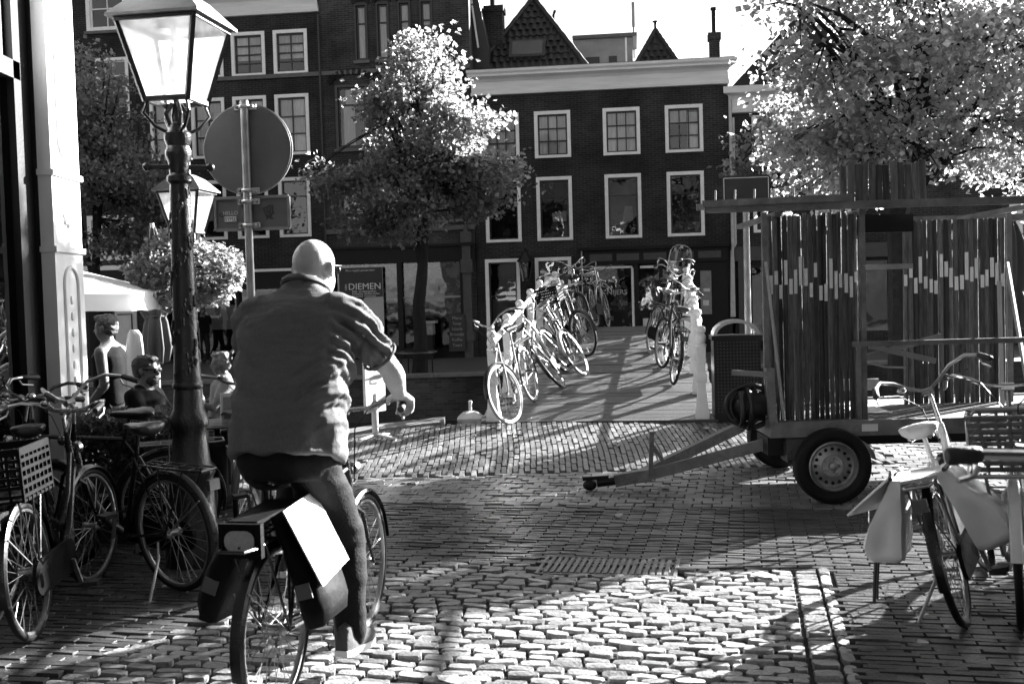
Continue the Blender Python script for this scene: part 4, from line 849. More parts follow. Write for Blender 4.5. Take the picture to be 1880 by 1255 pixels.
# ================================================================ LITTER BIN, PLACE SIGN, UNSEEN SHADOW KIOSK, TERRACE BOARD, TABLE
lb = thing('litter_bin', 'dark perforated litter bin with an arched metal hood beside the bridge', 'litter bin', (2.46, 12.0, hz(2.46, 12)), (0, 0, R(-6)))
M_bin = mat('bin_paint', .012, .4, .3, 10, .1, spec=.25); MB().box(-.25, .25, -.2, .2, .03, .9).box(-.27, .27, -.22, .22, .88, .93).box(-.22, .22, -.17, .17, -.1, .03).build('body', M_bin, lb)
dm_ = MB()
for i in range(13):
    for j in range(22): dm_.sph((-.21 + i * .035, -.2, .1 + j * .036), .008, .006, .008, 6, 4)
tag(dm_.build('studs', mat('bin_stud', .045, .35), lb), kind='stuff')
ar = MB(); N = 14
for yy in (-.16, ): 
    for k in range(N):
        t0, t1 = math.pi * k / N, math.pi * (k + 1) / N
        ar.add([(-.25 * math.cos(t0), -.2, .93 + .17 * math.sin(t0)), (-.25 * math.cos(t1), -.2, .93 + .17 * math.sin(t1)), (-.25 * math.cos(t1), .2, .93 + .17 * math.sin(t1)), (-.25 * math.cos(t0), .2, .93 + .17 * math.sin(t0)),
                (-.215 * math.cos(t0), -.2, .93 + .135 * math.sin(t0)), (-.215 * math.cos(t1), -.2, .93 + .135 * math.sin(t1)), (-.215 * math.cos(t1), .2, .93 + .135 * math.sin(t1)), (-.215 * math.cos(t0), .2, .93 + .135 * math.sin(t0))], [(0, 1, 2, 3), (7, 6, 5, 4), (0, 4, 5, 1), (2, 6, 7, 3)])
ar.build('hood', mat('bin_hood_steel', .45, .3, .2, 8, .05, metal=.6), lb)
ps = thing('place_sign', 'dark sign with white outline on a post behind the booth roof', 'sign', (2.78, 12.8, hz(2.78, 12.2) - .3), (0, 0, R(-5)))
MB().tube([(0, 0, 0), (0, 0, 2.9)], .038, 12).build('post', M_galv, ps)
rplate(MB(), -.28, .28, 2.66, 3.04, -.055, -.04, .04).build('panel', mat('sign_dark', .03, .4, .2), ps)
m = MB()
for i, (a, b) in enumerate((((-.255, 2.69), (.255, 2.69)), ((.255, 2.69), (.255, 3.01)), ((.255, 3.01), (-.255, 3.01)), ((-.255, 3.01), (-.255, 2.69)))): m.beam((a[0], -.057, a[1]), (b[0], -.057, b[1]), .012, .006)
m.build('outline', M_white, ps)
kk = thing('wooden_kiosk', 'unseen dark wooden kiosk right of the parked bicycles, added to cast a shadow', 'kiosk', (5.5, 5.9, 0))  # out of view; added to cast the shadow over the lower right paving
for i in range(18): MB().box(.0, .03, .02 + i * .138, .15 + i * .138, .1, 2.4).build('board', mat('kiosk_board', .06, .7, .3, 4, .3, 30, island=.2), kk)
MB().box(.03, 2.5, .03, 2.47, 0, 2.39).build('body', mat('kiosk_board'), kk)
MB().box(-.08, 2.6, -.05, 2.53, 2.405, 2.5).build('roof', M_gutter, kk)
MB().box(-.012, -.002, .8, 1.8, 1.1, 1.95).build('shutter', mat('grey_panel', .2, .5, .3), kk)
ts = thing('terrace_sign', 'pale notice board on a white pole with a cross foot at the quay edge', 'sign', (-1.5, 11.7, hz(-1.5, 11.7)), (0, 0, R(58)))
M_pale = mat('pale_enamel', .5, .45, .15, 8)
MB().tube([(0, 0, .03), (0, 0, .5)], .035, 10).build('pole', M_pale, ts)
MB().box(-.17, .17, -.02, .01, .3, .92).build('board', mat('pale_board', .3, .6, .2, 4), ts); MB().beam((-.19, -.025, .9), (.19, -.025, .9), .04, .03).beam((-.17, -.025, .3), (-.17, -.025, .9), .03, .03).build('board_frame', M_pale, ts)
m = MB()
for a in (0, math.pi / 2): m.tube([(-.28 * math.cos(a), -.28 * math.sin(a), .02), (0, 0, .06), (.28 * math.cos(a), .28 * math.sin(a), .02)], .022, 8, flat=.8)
m.build('foot', M_pale, ts)
tb = thing('standing_table', 'round dark standing table around the elm trunk on the far quay', 'table', (-2.25, 25.6, -.1))
MB().lathe([(.3, .5), (.48, .5), (.48, .535), (.3, .535)], 28, cap=False).add([], []).build('table_top', mat('dark_tabletop', .06, .35), tb)
for k in range(4): t = .6 + k * 1.57; MB().tube([(.42 * math.cos(t), .42 * math.sin(t), 0), (.42 * math.cos(t), .42 * math.sin(t), .5)], .018, 6).build('leg', M_bar, tb)
mb_ = thing('market_box', 'small grey lidded box in front of the shop window right of the elm trunk', 'box', fpos(-4.35, -.6, -.1), (0, 0, -FA))
MB().box(-.22, .22, -.2, .2, .72, 1.05).build('body', mat('grey_panel', .2, .5, .3), mb_); MB().box(-.3, .3, -.25, .25, 1.05, 1.12).build('lid', mat('pale_board'), mb_); MB().box(-.2, .2, -.18, .18, 0, .72).build('stand', M_bar, mb_)
cb = thing('chalkboard', 'dark chalkboard with faint writing beside the shop pilaster', 'chalkboard', fpos(-3.5, -.35, -.1), (R(-6), 0, -FA))
MB().box(-.24, .24, -.02, .02, .2, 1.3).build('board', mat('slate', .03, .7, .3), cb)
for i, s_ in enumerate(('Menu', 'Soep', 'Salade', 'Broodje', 'Koffie', 'Taart')): text('chalk_lettering', s_, .13, mat('chalk', .3, .8), cb, (0, -.024, 1.18 - i * .16), depth=.001)
# ================================================================ TRAILER WITH SLATTED BOOTH
M_rust = mat('weathered_steel', .17, .5, .5, 6, .3, 40, metal=.3); M_slat = mat('stained_slat', .085, .6, .7, 7, .4, 35, island=.65, stretch=(6, 6, .7), spec=.25); M_tape = mat('white_tape', .75, .6, .1, 12)
M_rub = mat('tyre_rubber', .008, .6, .25, 20, .2, 80, spec=.2)
tr = thing('trailer', 'low flatbed trailer with a drawbar carrying the slatted booth', 'trailer', (1.97, 8.35, 0), (0, 0, R(-1)))
MB().box(0, 2.9, 0, .05, .51, .63).box(0, 2.9, 1.72, 1.77, .51, .63).box(0, .05, .05, 1.72, .51, .63).box(2.85, 2.9, .05, 1.72, .51, .63).build('side_rails', M_rust, tr)
for i in range(10): MB().box(.053 + i * .28, .327 + i * .28, .052, 1.718, .585, .615).build('deck_board', mat('deck_ply', .09, .7, .4, 3, .3, 25, island=.2), tr)
MB().box(.0, .5, .1, .5, .36, .5).box(.0, 2.6, .3, .36, .4, .5).box(.0, 2.6, 1.4, 1.46, .4, .5).box(.4, .5, .1, 1.7, .3, .38).build('chassis', M_bar, tr)
MB().box(.7, .82, -.012, -.002, .545, .6).build('label_plate', mat('sticker_white', .75, .5, .05), tr)
mg = MB(); N = 10
for k in range(N):
    t0, t1 = math.pi * k / N, math.pi * (k + 1) / N; c_ = (.46, .3)
    mg.add([(c_[0] + .34 * math.cos(t), y, c_[1] + .02 + .22 * math.sin(t) + .0) for t in (t0, t1) for y in (-.03, .2)], [(0, 1, 3, 2)])
mg.box(.12, .5, -.025, .2, .34, .5); mg.build('mudguard', mat('mudguard_black', .035, .5), tr)
def trailer_wheel(y, flip):
    w = thing('wheel', None, None); w.parent = tr; w.location = (.46, y, .29)
    Mx = Matrix.Rotation(R(90), 4, 'X')
    ty = MB().lathe([(.19, -.06), (.215, -.085), (.255, -.092), (.282, -.08), (.29, -.055), (.29, .055), (.282, .08), (.255, .092), (.215, .085), (.19, .06)], 44, (0, 0, 0), Mx, cap=False).build('tyre', M_rub, w)
    rim = MB().lathe([(.19, .06), (.192, -.06), (.18, -.066), (.172, -.05), (.165, -.015), (.15, -.005), (.115, -.02), (.085, -.035), (.08, -.03), (.03, -.03), (.0, -.03)] if not flip else [(.19, -.06), (.192, .06), (.18, .066), (.165, .015), (.115, .02), (.0, .03)], 44, (0, 0, 0), Matrix.Rotation(R(-90), 4, 'X'), cap=False)
    rim.v = [(x, -yy, z) if False else (x, yy, z) for x, yy, z in rim.v]; rim.build('rim', mat('steel_rim', .35, .35, .3, 12, .1, metal=.5), w)
    if not flip:
        for k in range(16): t = 2 * math.pi * k / 16; MB().lathe([(.0, 0), (.0125, 0), (.0125, .012), (0, .012)], 10, (.132 * math.cos(t), -.018, .132 * math.sin(t)), Mx).build('vent_hole', mat('hole_black', .004, .9, 0, 2, 0), w)
        for k in range(5): t = 2 * math.pi * k / 5; MB().lathe([(.014, 0), (.014, .02), (0, .022)], 6, (.055 * math.cos(t), -.03, .055 * math.sin(t)), Mx).build('wheel_nut', M_galv, w)
        MB().lathe([(.034, 0), (.034, .03), (.02, .04), (0, .041)], 16, (0, -.03, 0), Mx).build('hub_cap', M_galv, w)
    return w
trailer_wheel(-.02, False); trailer_wheel(1.75, True)
MB().beam((.05, .3, .43), (-.95, .72, .11), .06, .09).beam((.05, 1.42, .43), (-.95, .78, .11), .06, .09).beam((-.85, .75, .13), (-1.15, .77, .08), .1, .1).build('drawbar', M_rust, tr)
MB().tube([(-1.12, .77, .08), (-1.3, .775, .06)], .035, 8).sph((-1.36, .776, .045), .06, .05, .045, 12, 8).beam((-1.2, .77, .11), (-1.42, .778, .1), .03).build('coupling', M_bar, tr)
MB().beam((-.86, .66, .12), (-.84, .66, .5), .035).beam((-.72, .66, .2), (-.86, .66, .42), .04, .03).build('prop_stand', M_rust, tr)
MB().beam((.02, .0, .63), (-.0, .0, 1.05), .06).beam((-.02, .0, 1.0), (-.28, .05, 1.02), .04).build('end_post', M_rust, tr)
# black hose bundle on the drawbar end
hb = thing('hose_bundle', 'black coiled hose bundle hanging at the drawbar end of the trailer', 'hose', (1.78, 8.55, .72))
for k in range(4): MB().torus((.03 * k, 0, .02 * (k % 2)), .13 + .012 * k, .022, 'y' if k % 2 else 'x', 24, 7).build('coil', mat('black_rubber', .01, .5), hb)
MB().sph((.12, .05, .02), .2, .12, .13, 14, 8).build('cover', mat('black_rubber'), hb)
# booth
bt = thing('slatted_booth', 'booth of dark upright slats with white tape marks standing on the trailer', 'booth', (1.97, 8.35, .617), (0, 0, R(-1)))
def mark_z(q): return 1.65 + (523 - (280 + q / 3.133)) / 2000 * 8.6 - .617
LM = [(680, 787), (655, 733), (735, 815), (595, 735), (702, 790), (650, 788), (577, 742), (645, 745), (728, 810), (615, 697), (745, 830), (737, 835), (593, 763), (665, 825), (678, 760), (680, 790), (697, 817), (672, 732)]
RM = [(690, 762), (625, 710), (712, 810), (578, 745), (705, 782), (722, 808), (732, 817), (565, 712), (613, 710), (655, 778), (710, 797), (702, 793), (558, 733), (652, 745), (597, 725), (705, 785), (672, 777), (597, 720), (630, 770), (700, 780)]
def slat(x, y, w, z0, z1, marks=None, ax='x'):
    tz = random.uniform(-.004, .004); ty = random.uniform(-.012, .012)
    l0, l1 = random.uniform(-.004, .004), random.uniform(-.004, .004); oc = [(math.cos(R(22.5 + 45 * k)) * 1.08, math.sin(R(22.5 + 45 * k)) * 1.08) for k in range(8)]
    s = MB().loft([[(x + w / 2 + l + c * w / 2, y + ty + .014 + d * .014, z) for c, d in oc] for z, l in ((z0, l0), ((z0 + z1) / 2, tz), (z1, l1))]).build('slat', M_slat, bt, ang=60)
    if marks: MB().box(x + .004, x + w - .004, y + ty - .006, y + ty - .002, mark_z(marks[1]), mark_z(marks[0])).build('tape_mark', M_tape, s)
for i in range(18): slat(.06 + i * .0392, .24, random.uniform(.031, .036), .0, 1.62 + random.uniform(-.02, .01), LM[i])
for i in range(20): slat(1.44 + i * .0442, 1.2, random.uniform(.035, .041), .0, 1.6, RM[i])
for i in range(12): slat(.66 + i * .0565, .33, .054, 1.705, 2.0 + random.uniform(-.01, .03))
for i in range(14): slat(.42 + i * .056, 1.68, .045, .0, 1.55)  # hidden back slats, here and in the next row, added to widen the booth shadow
for i in range(10): slat(1.9 + i * .06, 1.7, .04, .3, 1.55)
MB().box(-.45, 2.12, .1, .15, 1.64, 1.7).build('roof_beam', M_rust, bt); MB().box(.35, 2.75, 1.62, 1.68, 1.6, 1.66).build('roof_beam', M_rust, bt)
for x in (.1, .755, 2.02): MB().box(x, x + .05, .152, 1.75, 1.6, 1.64).build('roof_joist', M_rust, bt)
MB().box(.77, 1.22, .3, .33, 1.46, 1.6).build('door_header', M_bar, bt)
MB().box(.76, .8, .17, .21, .0, 1.64).build('post', M_rust, bt); MB().box(2.33, 2.37, 1.16, 1.2, 0, 1.64).build('post', M_rust, bt); MB().box(.0, .04, .17, .21, 0, 1.64).build('post', M_rust, bt); MB().box(.4, .44, 1.64, 1.68, 0, 1.6).build('post', M_rust, bt)
MB().box(.8, 1.22, .32, .35, 1.17, 1.21).build('cross_bar', mat('grey_bar', .3, .5), bt)
MB().box(.68, 2.12, .12, .16, .57, .61).build('guard_rail', M_rust, bt); MB().box(.7, .74, .12, .16, 0, .57).build('guard_post', M_rust, bt)
MB().beam((.76, .46, .44), (1.5, .5, .62), .022, .045).build('brace', mat('pale_batten', .2, .6, .2), bt); MB().beam((.9, .44, .56), (1.45, .49, .42), .022, .045).build('brace', mat('pale_batten'), bt)
MB().tube([(.78, .44, .52), (.9, .5, .42), (1.05, .52, .38), (1.22, .52, .37)], .009, 6).build('rope', mat('rope', .3, .8), bt)
MB().beam((.01, .1, 1.25), (.12, .06, .03), .05, .02).build('leaning_plank', mat('pale_batten2', .33, .6, .2), bt); MB().beam((2.0, .42, 1.2), (2.14, .3, -.02), .055, .02).build('leaning_plank', mat('pale_batten2'), bt); MB().beam((1.95, .45, 1.05), (1.96, .43, .0), .03, .02).build('leaning_plank', mat('pale_batten2'), bt)
MB().box(.82, 1.1, .5, 1.2, .003, .012).build('white_sheet', mat('sheet_white', .7, .6), bt); MB().box(.8, 1.25, 1.3, 1.34, .12, .22).build('back_shelf', mat('grey_bar'), bt)
ld = thing('ladder', 'short metal ladder lying on the roof beam sticking out to the left', 'ladder', (1.55, 8.45, 2.325), (0, 0, R(-1)))
for y in (0, .3): MB().beam((-.05, y, 0), (1.1, y, .02), .03, .05).build('stile', M_rust, ld)
for i in range(7): MB().tube([(.05 + i * .15, .0, .01), (.05 + i * .15, .3, .01)], .014, 6).tube([(.05 + i * .15, .0, -.01), (.05 + i * .15, -.02, .1)], .008, 5).build('rung', M_galv, ld)
# ================================================================ BICYCLES  (x forward, origin on the ground under the rear hub)
M_chrome = mat('chrome', .4, .18, .15, 10, 0, metal=.9); M_alu = mat('brushed_alloy', .28, .35, .2, 10, .05, metal=.7); M_blk = mat('bike_black', .004, .28, .3, 12, .05, spec=.4); M_gry = mat('bike_grey', .06, .3, .2, 12, .03, coat=.3); M_wht = mat('bike_white', .65, .3, .08, 12, .03, coat=.3); M_sil = mat('bike_silver', .2, .3, .15, 12, .03, metal=.4, coat=.3)
M_grip = mat('grip_rubber', .004, .6, .2, 30, .3, 120); M_leather = mat('saddle_leather', .015, .35, .3, 20, .15, 60); M_wsad = mat('saddle_white', .7, .4, .08, 15, .08); M_spoke = mat('spoke_steel', .28, .3, .1, 5, 0, metal=.8); M_palet = mat('tyre_pale', .3, .6, .1, 20, .1); M_case = mat('chain_case', .004, .6, .2, spec=.08)
M_refl = mat('reflector', .05, .25, .2, 60, .3, 200)
MC = {}
def cm(key, fn, ang=38):
    if key not in MC: mb = fn(); MC[key] = mb if isinstance(mb, bpy.types.Mesh) else mb.mesh(key[0], ang)
    return MC[key]
WR = .345; WB = 1.1
def arc(c, r, a0, a1, n): return [(c[0] + r * math.cos(R(a0 + (a1 - a0) * k / n)), 0, c[1] + r * math.sin(R(a0 + (a1 - a0) * k / n))) for k in range(n + 1)]
def guard_mesh(a0, a1):
    m = MB(); n = 26; rings = []; r = .372
    for k in range(n + 1):
        t = R(a0 + (a1 - a0) * k / n); row = []
        for y, dr in ((-.028, -.018), (-.02, -.004), (0, .0), (.02, -.004), (.028, -.018)): row.append(((r + dr) * math.cos(t), y, (r + dr) * math.sin(t)))
        rings.append(row)
    vs = [v for g_ in rings for v in g_]; m.add(vs, [(i * 5 + j, i * 5 + j + 1, (i + 1) * 5 + j + 1, (i + 1) * 5 + j) for i in range(n) for j in range(4)]); return m
def spokes_mesh():
    m = MB(); n = 28
    for k in range(n):
        t = 2 * math.pi * k / n; s = 1 if k % 2 else -1; u = t + (.5 if (k // 2) % 2 else -.5)
        m.tube([(.022 * math.cos(u), .025 * s, .022 * math.sin(u)), (.3 * math.cos(t), 0, .3 * math.sin(t))], .0017, 4)
    return m
def rim_mesh(): return MB().lathe([(.318, -.012), (.314, -.013), (.3, -.011), (.296, 0), (.3, .011), (.314, .013), (.318, .012)], 44, (0, 0, 0), Matrix.Rotation(R(90), 4, 'X'), cap=False)
def tyre_mesh(w=.019): return MB().torus((0, 0, 0), .326, w, 'y', 48, 10)
def part(key, fn, m, parent, loc=None, rot=None, name=None, ang=38):
    me = cm(key + (m.name,), fn, ang); return ob(name or key[0], me, m, parent, loc, rot)
def bike(label, loc, head, lean=0, steer=0, kind='dame', fm=None, tyre=None, saddle=None, bar='dutch', barh=0, group=None, opts=(), barm=None, detail=True, roll_pitch=0, gm=None):
    """head: world direction of travel in degrees from +X; lean: degrees, positive to its left"""
    fm = fm or M_blk; tyre = tyre or M_rub; saddle = saddle or M_leather; barm = barm or M_chrome; gm = gm or fm
    t = thing('bicycle', label, 'bicycle', loc, (0, 0, 0), group); t.rotation_euler = (Matrix.Rotation(R(head), 4, 'Z') @ Matrix.Rotation(-R(roll_pitch), 4, 'Y') @ Matrix.Rotation(-R(lean), 4, 'X')).to_euler()
    BB = (.46, 0, .29); ST = (.275, 0, .8); H0 = Vector((.885, 0, .9)); H1 = Vector((.945, 0, .68))
    def frame():
        m = MB().tube([BB, ST], .016, 8).tube([ST, (.24, 0, .93)], .012, 8).tube([H0, H1], .02, 10)
        if kind == 'gents': m.tube([(.28, 0, .785), (.895, 0, .85)], .015, 8).tube([(.925, 0, .75), BB], .017, 8)
        elif kind == 'dame': m.tube([(.9, 0, .83), (.78, 0, .6), (.62, 0, .46), (.35, 0, .55)], .014, 8).tube([(.93, 0, .73), (.74, 0, .42), (.6, 0, .32), BB], .017, 8)
        else: m.tube([(.92, 0, .76), (.75, 0, .45), (.6, 0, .33), BB], .03, 10).tube([(.9, 0, .83), (.86, 0, .7)], .02, 8)
        for s in (-1, 1): m.tube([(.44, .03 * s, .29), (0, .062 * s, WR)], .009, 6).tube([(.278, .02 * s, .77), (0, .062 * s, WR)], .008, 6)
        return m
    part(('frame', kind), frame, fm, t)
    def wheel(x, front):
        w = thing('wheel', None, None); w.parent = t; w.location = (x, 0, WR); w.rotation_euler = (0, random.uniform(0, 6), 0)
        part(('tyre',), tyre_mesh, tyre, w); part(('rim',), rim_mesh, M_alu, w)
        part(('spokes',), spokes_mesh, M_spoke, w, ang=0)['kind'] = 'stuff'
        part(('hub',), lambda: MB().lathe([(.012, -.055), (.026, -.04), (.02, -.02), (.02, .02), (.026, .04), (.012, .055)], 12, (0, 0, 0), Matrix.Rotation(R(90), 4, 'X')), M_alu, w)
        return w
    rear = wheel(0, False)
    part(('mudguard', 'r'), lambda: guard_mesh(-25 + 30, 195), gm, t, (0, 0, WR))
    part(('mudguard_stay', 'r'), lambda: MB().tube([(0, .05, WR), (-.29, .03, WR + .22)], .004, 5).tube([(0, -.05, WR), (-.29, -.03, WR + .22)], .004, 5), M_alu, t)
    ax = (H0 - H1).normalized(); piv = H1.copy()
    sw = thing('steering', None, None); sw.parent = t; Ms = Matrix.Translation(piv) @ Matrix.Rotation(R(steer), 4, ax) @ Matrix.Translation(-piv)
    bpy.data.objects.remove(sw)
    def fpart(o): o.matrix_local = Ms @ o.matrix_basis; return o
    fw = wheel(WB, True); fpart(fw)
    def fork():
        m = MB().tube([H0 + ax * .05, H1 - ax * .03], .014, 8)
        for s in (-1, 1): m.tube([H1 - ax * .03 + Vector((0, .02 * s, 0)), (.985, .045 * s, .62), (1.04, .052 * s, .47), (WB, .055 * s, WR)], [.014, .012, .01, .008], 8)
        return m
    fpart(part(('fork',), fork, fm, t))
    fpart(part(('mudguard', 'f'), lambda: guard_mesh(8, 172), gm, t, (WB, 0, WR)))
    zb_ = 1.06 + barh; hx = .86 - barh * .25
    def stem(): return MB().tube([H0 + ax * .03, (hx, 0, zb_ - .03), (hx + .03, 0, zb_)], .012, 8).lathe([(.02, -.03), (.02, .03)], 10, (hx + .03, 0, zb_), Matrix.Rotation(R(90), 4, 'X'))
    fpart(part(('stem', barh), stem, barm, t))
    if bar == 'dutch': pts = [(hx + .03, 0, zb_), (hx + .06, .1, zb_ + .01), (hx + .05, .17, zb_ + .045), (hx - .01, .25, zb_ + .06), (hx - .1, .285, zb_ + .05), (hx - .2, .3, zb_ + .03)]
    elif bar == 'straight': pts = [(hx + .03, 0, zb_), (hx + .03, .1, zb_ + .01), (hx + .0, .2, zb_ + .03), (hx - .03, .3, zb_ + .035), (hx - .045, .34, zb_ + .035)]
    elif bar == 'wide': pts = [(hx + .03, 0, zb_), (hx + .06, .12, zb_ + .01), (hx + .06, .2, zb_ + .04), (hx + .02, .29, zb_ + .055), (hx - .06, .33, zb_ + .05), (hx - .16, .35, zb_ + .03)]
    else: pts = [(hx + .03, 0, zb_), (hx + .05, .08, zb_ + .04), (hx + .04, .16, zb_ + .1), (hx - .04, .24, zb_ + .13), (hx - .13, .29, zb_ + .11), (hx - .22, .31, zb_ + .08)]
    full = [(x, -y, z) for x, y, z in pts[::-1]] + pts[1:]
    hb_ = fpart(part(('handlebar', bar, barh), lambda: MB().tube(full, .011, 8), barm, t))
    for s in (-1, 1):
        a, b = Vector(pts[-2]), Vector(pts[-1]); a.y *= s; b.y *= s; b2 = b + (b - a).normalized() * .015
        part(('grip', bar, barh, s), lambda: MB().tube([a, a.lerp(b2, .1), b2, b2 + (b2 - a).normalized() * .006], [.0145, .017, .018, .014], 10), M_grip, hb_)
        part(('brake_lever', bar, barh, s), lambda: MB().tube([a + Vector((.02, 0, -.02)), a.lerp(b, .3) + Vector((.03, 0, -.045)), b + Vector((.02, 0, -.05))], .006, 6), M_alu, hb_)
    if detail:
        fpart(part(('brake_cable', bar, barh), lambda: MB().tube([(hx, .24, zb_ + .05), (hx + .14, .14, zb_ + .02), (hx + .16, .04, zb_ - .08), (.93, .03, .8)], .0035, 5).tube([(hx, -.24, zb_ + .05), (hx + .13, -.12, zb_ + .03), (hx + .14, -.02, zb_ - .1), (.92, -.03, .78)], .0035, 5), M_blk, t))
        fpart(part(('headlight',), lambda: MB().lathe([(.01, -.04), (.03, -.035), (.036, 0), (.03, .008), (0, .012)], 14, (1.0, 0, .84), Matrix.Rotation(R(90), 4, 'Y')), M_chrome, t))
        part(('bell', bar, barh), lambda: MB().sph((hx + .04, .13, zb_ + .05), .028, .028, .02, 10, 6), M_chrome, hb_)
    def sad():
        m = MB(); rings = []
        for x, w, zt, zb2 in ((-.135, .05, .0, -.035), (-.12, .085, .018, -.05), (-.07, .1, .025, -.06), (0, .075, .015, -.05), (.06, .04, .008, -.04), (.11, .026, .01, -.035), (.145, .012, .0, -.02)):
            rings.append([(x, w * math.cos(a), (zt if math.sin(a) >= 0 else -zb2) * abs(math.sin(a)) * (1 if math.sin(a) >= 0 else -1) + (.004 if abs(math.cos(a)) > .9 else 0)) for a in [2 * math.pi * k / 14 for k in range(14)]])
        return m.loft(rings)
    sd = part(('saddle',), sad, saddle, t, (.215, 0, .965), ang=60)
    part(('saddle_springs',), lambda: MB().torus((-.08, .045, -.05), .018, .005, 'z', 12, 5).torus((-.08, -.045, -.05), .018, .005, 'z', 12, 5).tube([(-.08, .045, -.06), (.02, .02, -.05), (.02, -.02, -.05), (-.08, -.045, -.06)], .005, 5), M_chrome, sd)
    if 'norack' not in opts:
        def rack():
            m = MB().tube([(.2, .05, .74), (-.3, .07, .74), (-.36, .05, .74), (-.36, -.05, .74), (-.3, -.07, .74), (.2, -.05, .74)], .007, 6)
            for x in (-.25, -.1, .05): m.tube([(x, -.065, .74), (x, .065, .74)], .005, 6)
            m.tube([(-.3, 0, .742), (.2, 0, .742)], .005, 6)
            for s in (-1, 1): m.tube([(0, .065 * s, WR), (-.22, .07 * s, .74)], .006, 6).tube([(0, .065 * s, WR), (.0, .068 * s, .74)], .006, 6)
            return m
        part(('luggage_rack',), rack, M_blk if 'alurack' not in opts else M_alu, t)
    if 'notail' not in opts: part(('tail_light',), lambda: MB().box(-.4, -.375, -.035, .035, .63, .69), M_refl, t)
    if 'nocase' not in opts: part(('chain_case', ), lambda: rplate(MB(), -.1, .56, .22, .4, -.075, -.055, .085), M_case if 'silvercase' not in opts else M_alu, t, rot=(0, R(-7) * 0, 0))
    ca = R(70 if 'crank' not in opts else 100)
    for s in (-1, 1):
        e = Vector((BB[0] - s * .165 * math.cos(ca), s * .1, BB[2] - s * .165 * math.sin(ca) * (-1)))
        ck = part(('crank', s, round(ca, 2)), lambda: MB().beam((BB[0], s * .085, BB[2]), e, .022, .012), M_alu, t)
        part(('pedal', s, round(ca, 2)), lambda: MB().box(e.x - .045, e.x + .045, e.y + s * .01 - .0, e.y + s * .095, e.z - .012, e.z + .012), M_grip, ck)
    if 'stand' in opts: part(('kickstand',), lambda: MB().tube([(.06, .07, .3), (.03, .1, .22), (-.04, .24, .012)], .009, 6).box(-.06, -.02, .22, .27, .0, .02), M_alu, t)
    if 'crate' in opts:
        def crate():
            m = MB(); x0, x1, y0, y1, z0, z1 = -.42, .0, -.17, .17, .752, 1.0
            m.box(x0, x1, y0, y1, z0, z0 + .012)
            for z in np.linspace(z0 + .03, z1 - .012, 6):
                for a, b in (((x0, y0), (x1, y0)), ((x1, y0), (x1, y1)), ((x1, y1), (x0, y1)), ((x0, y1), (x0, y0))): m.beam((a[0], a[1], z), (b[0], b[1], z), .012, .016 if z < z1 - .03 else .035)
            for k in range(8):
                for y in (y0, y1): m.box(x0 + k * .06 - .006, x0 + k * .06 + .006, y - .005, y + .005, z0, z1)
            for k in range(7):
                for x in (x0, x1): m.box(x - .005, x + .005, y0 + k * .0567 - .006, y0 + k * .0567 + .006, z0, z1)
            return m
        part(('carrier_crate',), crate, mat('crate_black', .003, .6, .3, 10, .1, spec=.08), t)
    if 'frontrack' in opts:
        def fr_():
            m = MB().tube([(.98, -.19, .72), (.98, -.19, 1.0), (.98, -.15, 1.04), (.98, .15, 1.04), (.98, .19, 1.0), (.98, .19, .72)], .012, 8).tube([(.98, -.19, .76), (1.3, -.19, .76), (1.3, .19, .76), (.98, .19, .76)], .01, 8)
            for z in (.82, .92): m.tube([(.98, -.19, z), (.98, .19, z)], .007, 6)
            for y in (-.1, 0, .1): m.tube([(.98, y, .76), (1.3, y, .76)], .006, 6)
            for s in (-1, 1): m.tube([(1.2, s * .12, .76), (WB, s * .06, WR)], .008, 6)
            return m
        fpart(part(('front_carrier',), fr_, M_alu, t))
    if 'basket' in opts:
        def bk():
            m = MB()
            for k in range(9):
                f = k / 8; w, d_ = .14 + .05 * f, .1 + .05 * f; z = .78 + .25 * f; m.tube([(1.12 - d_, -w, z), (1.12 + d_, -w, z), (1.12 + d_, w, z), (1.12 - d_, w, z)], .012, 5, True)
            for k in range(20):
                a = 2 * math.pi * k / 20; cx, sy = math.cos(a), math.sin(a); q = 1 / max(abs(cx), abs(sy)); m.tube([(1.12 + .1 * cx * q, .14 * sy * q, .77), (1.12 + .15 * cx * q, .19 * sy * q, 1.04)], .009, 5)
            return m
        fpart(part(('wicker_basket',), bk, mat('wicker', .12, .7, .4, 20, .4, 60), t))
    return t
def bag(parent, side, m, flap, hh=.38, splay=18, name='pannier', L=.36, x0=-.02, th=.13, white=False, seed=1, off=.075, top=.755):
    """soft saddle bag hanging beside the rack (side +1 left)"""
    rr = random.Random(seed); mb = MB(); rings = []; n = 16
    for k in range(9):
        f = k / 8; z = -hh * f; tt = th * (.35 + .65 * math.sin(min(1, f * 1.3) * math.pi / 2)) * (1 - .25 * max(0, f - .85) / .15); LL = L * (1 - .12 * f) / 2
        ring = []
        for q in range(n):
            a = 2 * math.pi * q / n; c, s = math.cos(a), math.sin(a); kx = (abs(c) ** 4 + abs(s) ** 4) ** -.25
            ring.append((x0 - .06 + c * kx * LL + rr.uniform(-.006, .006), side * (tt / 2 + s * kx * tt / 2 * (1 if s * side > 0 else 1)) + rr.uniform(-.007, .007), z + rr.uniform(-.005, .005)))
        rings.append(ring)
    mb.loft(rings[::-1]); o = mb.build(name, m, parent, (0, side * off, top), (R(splay) * side, 0, 0), ang=180 if not white else 50)
    return o
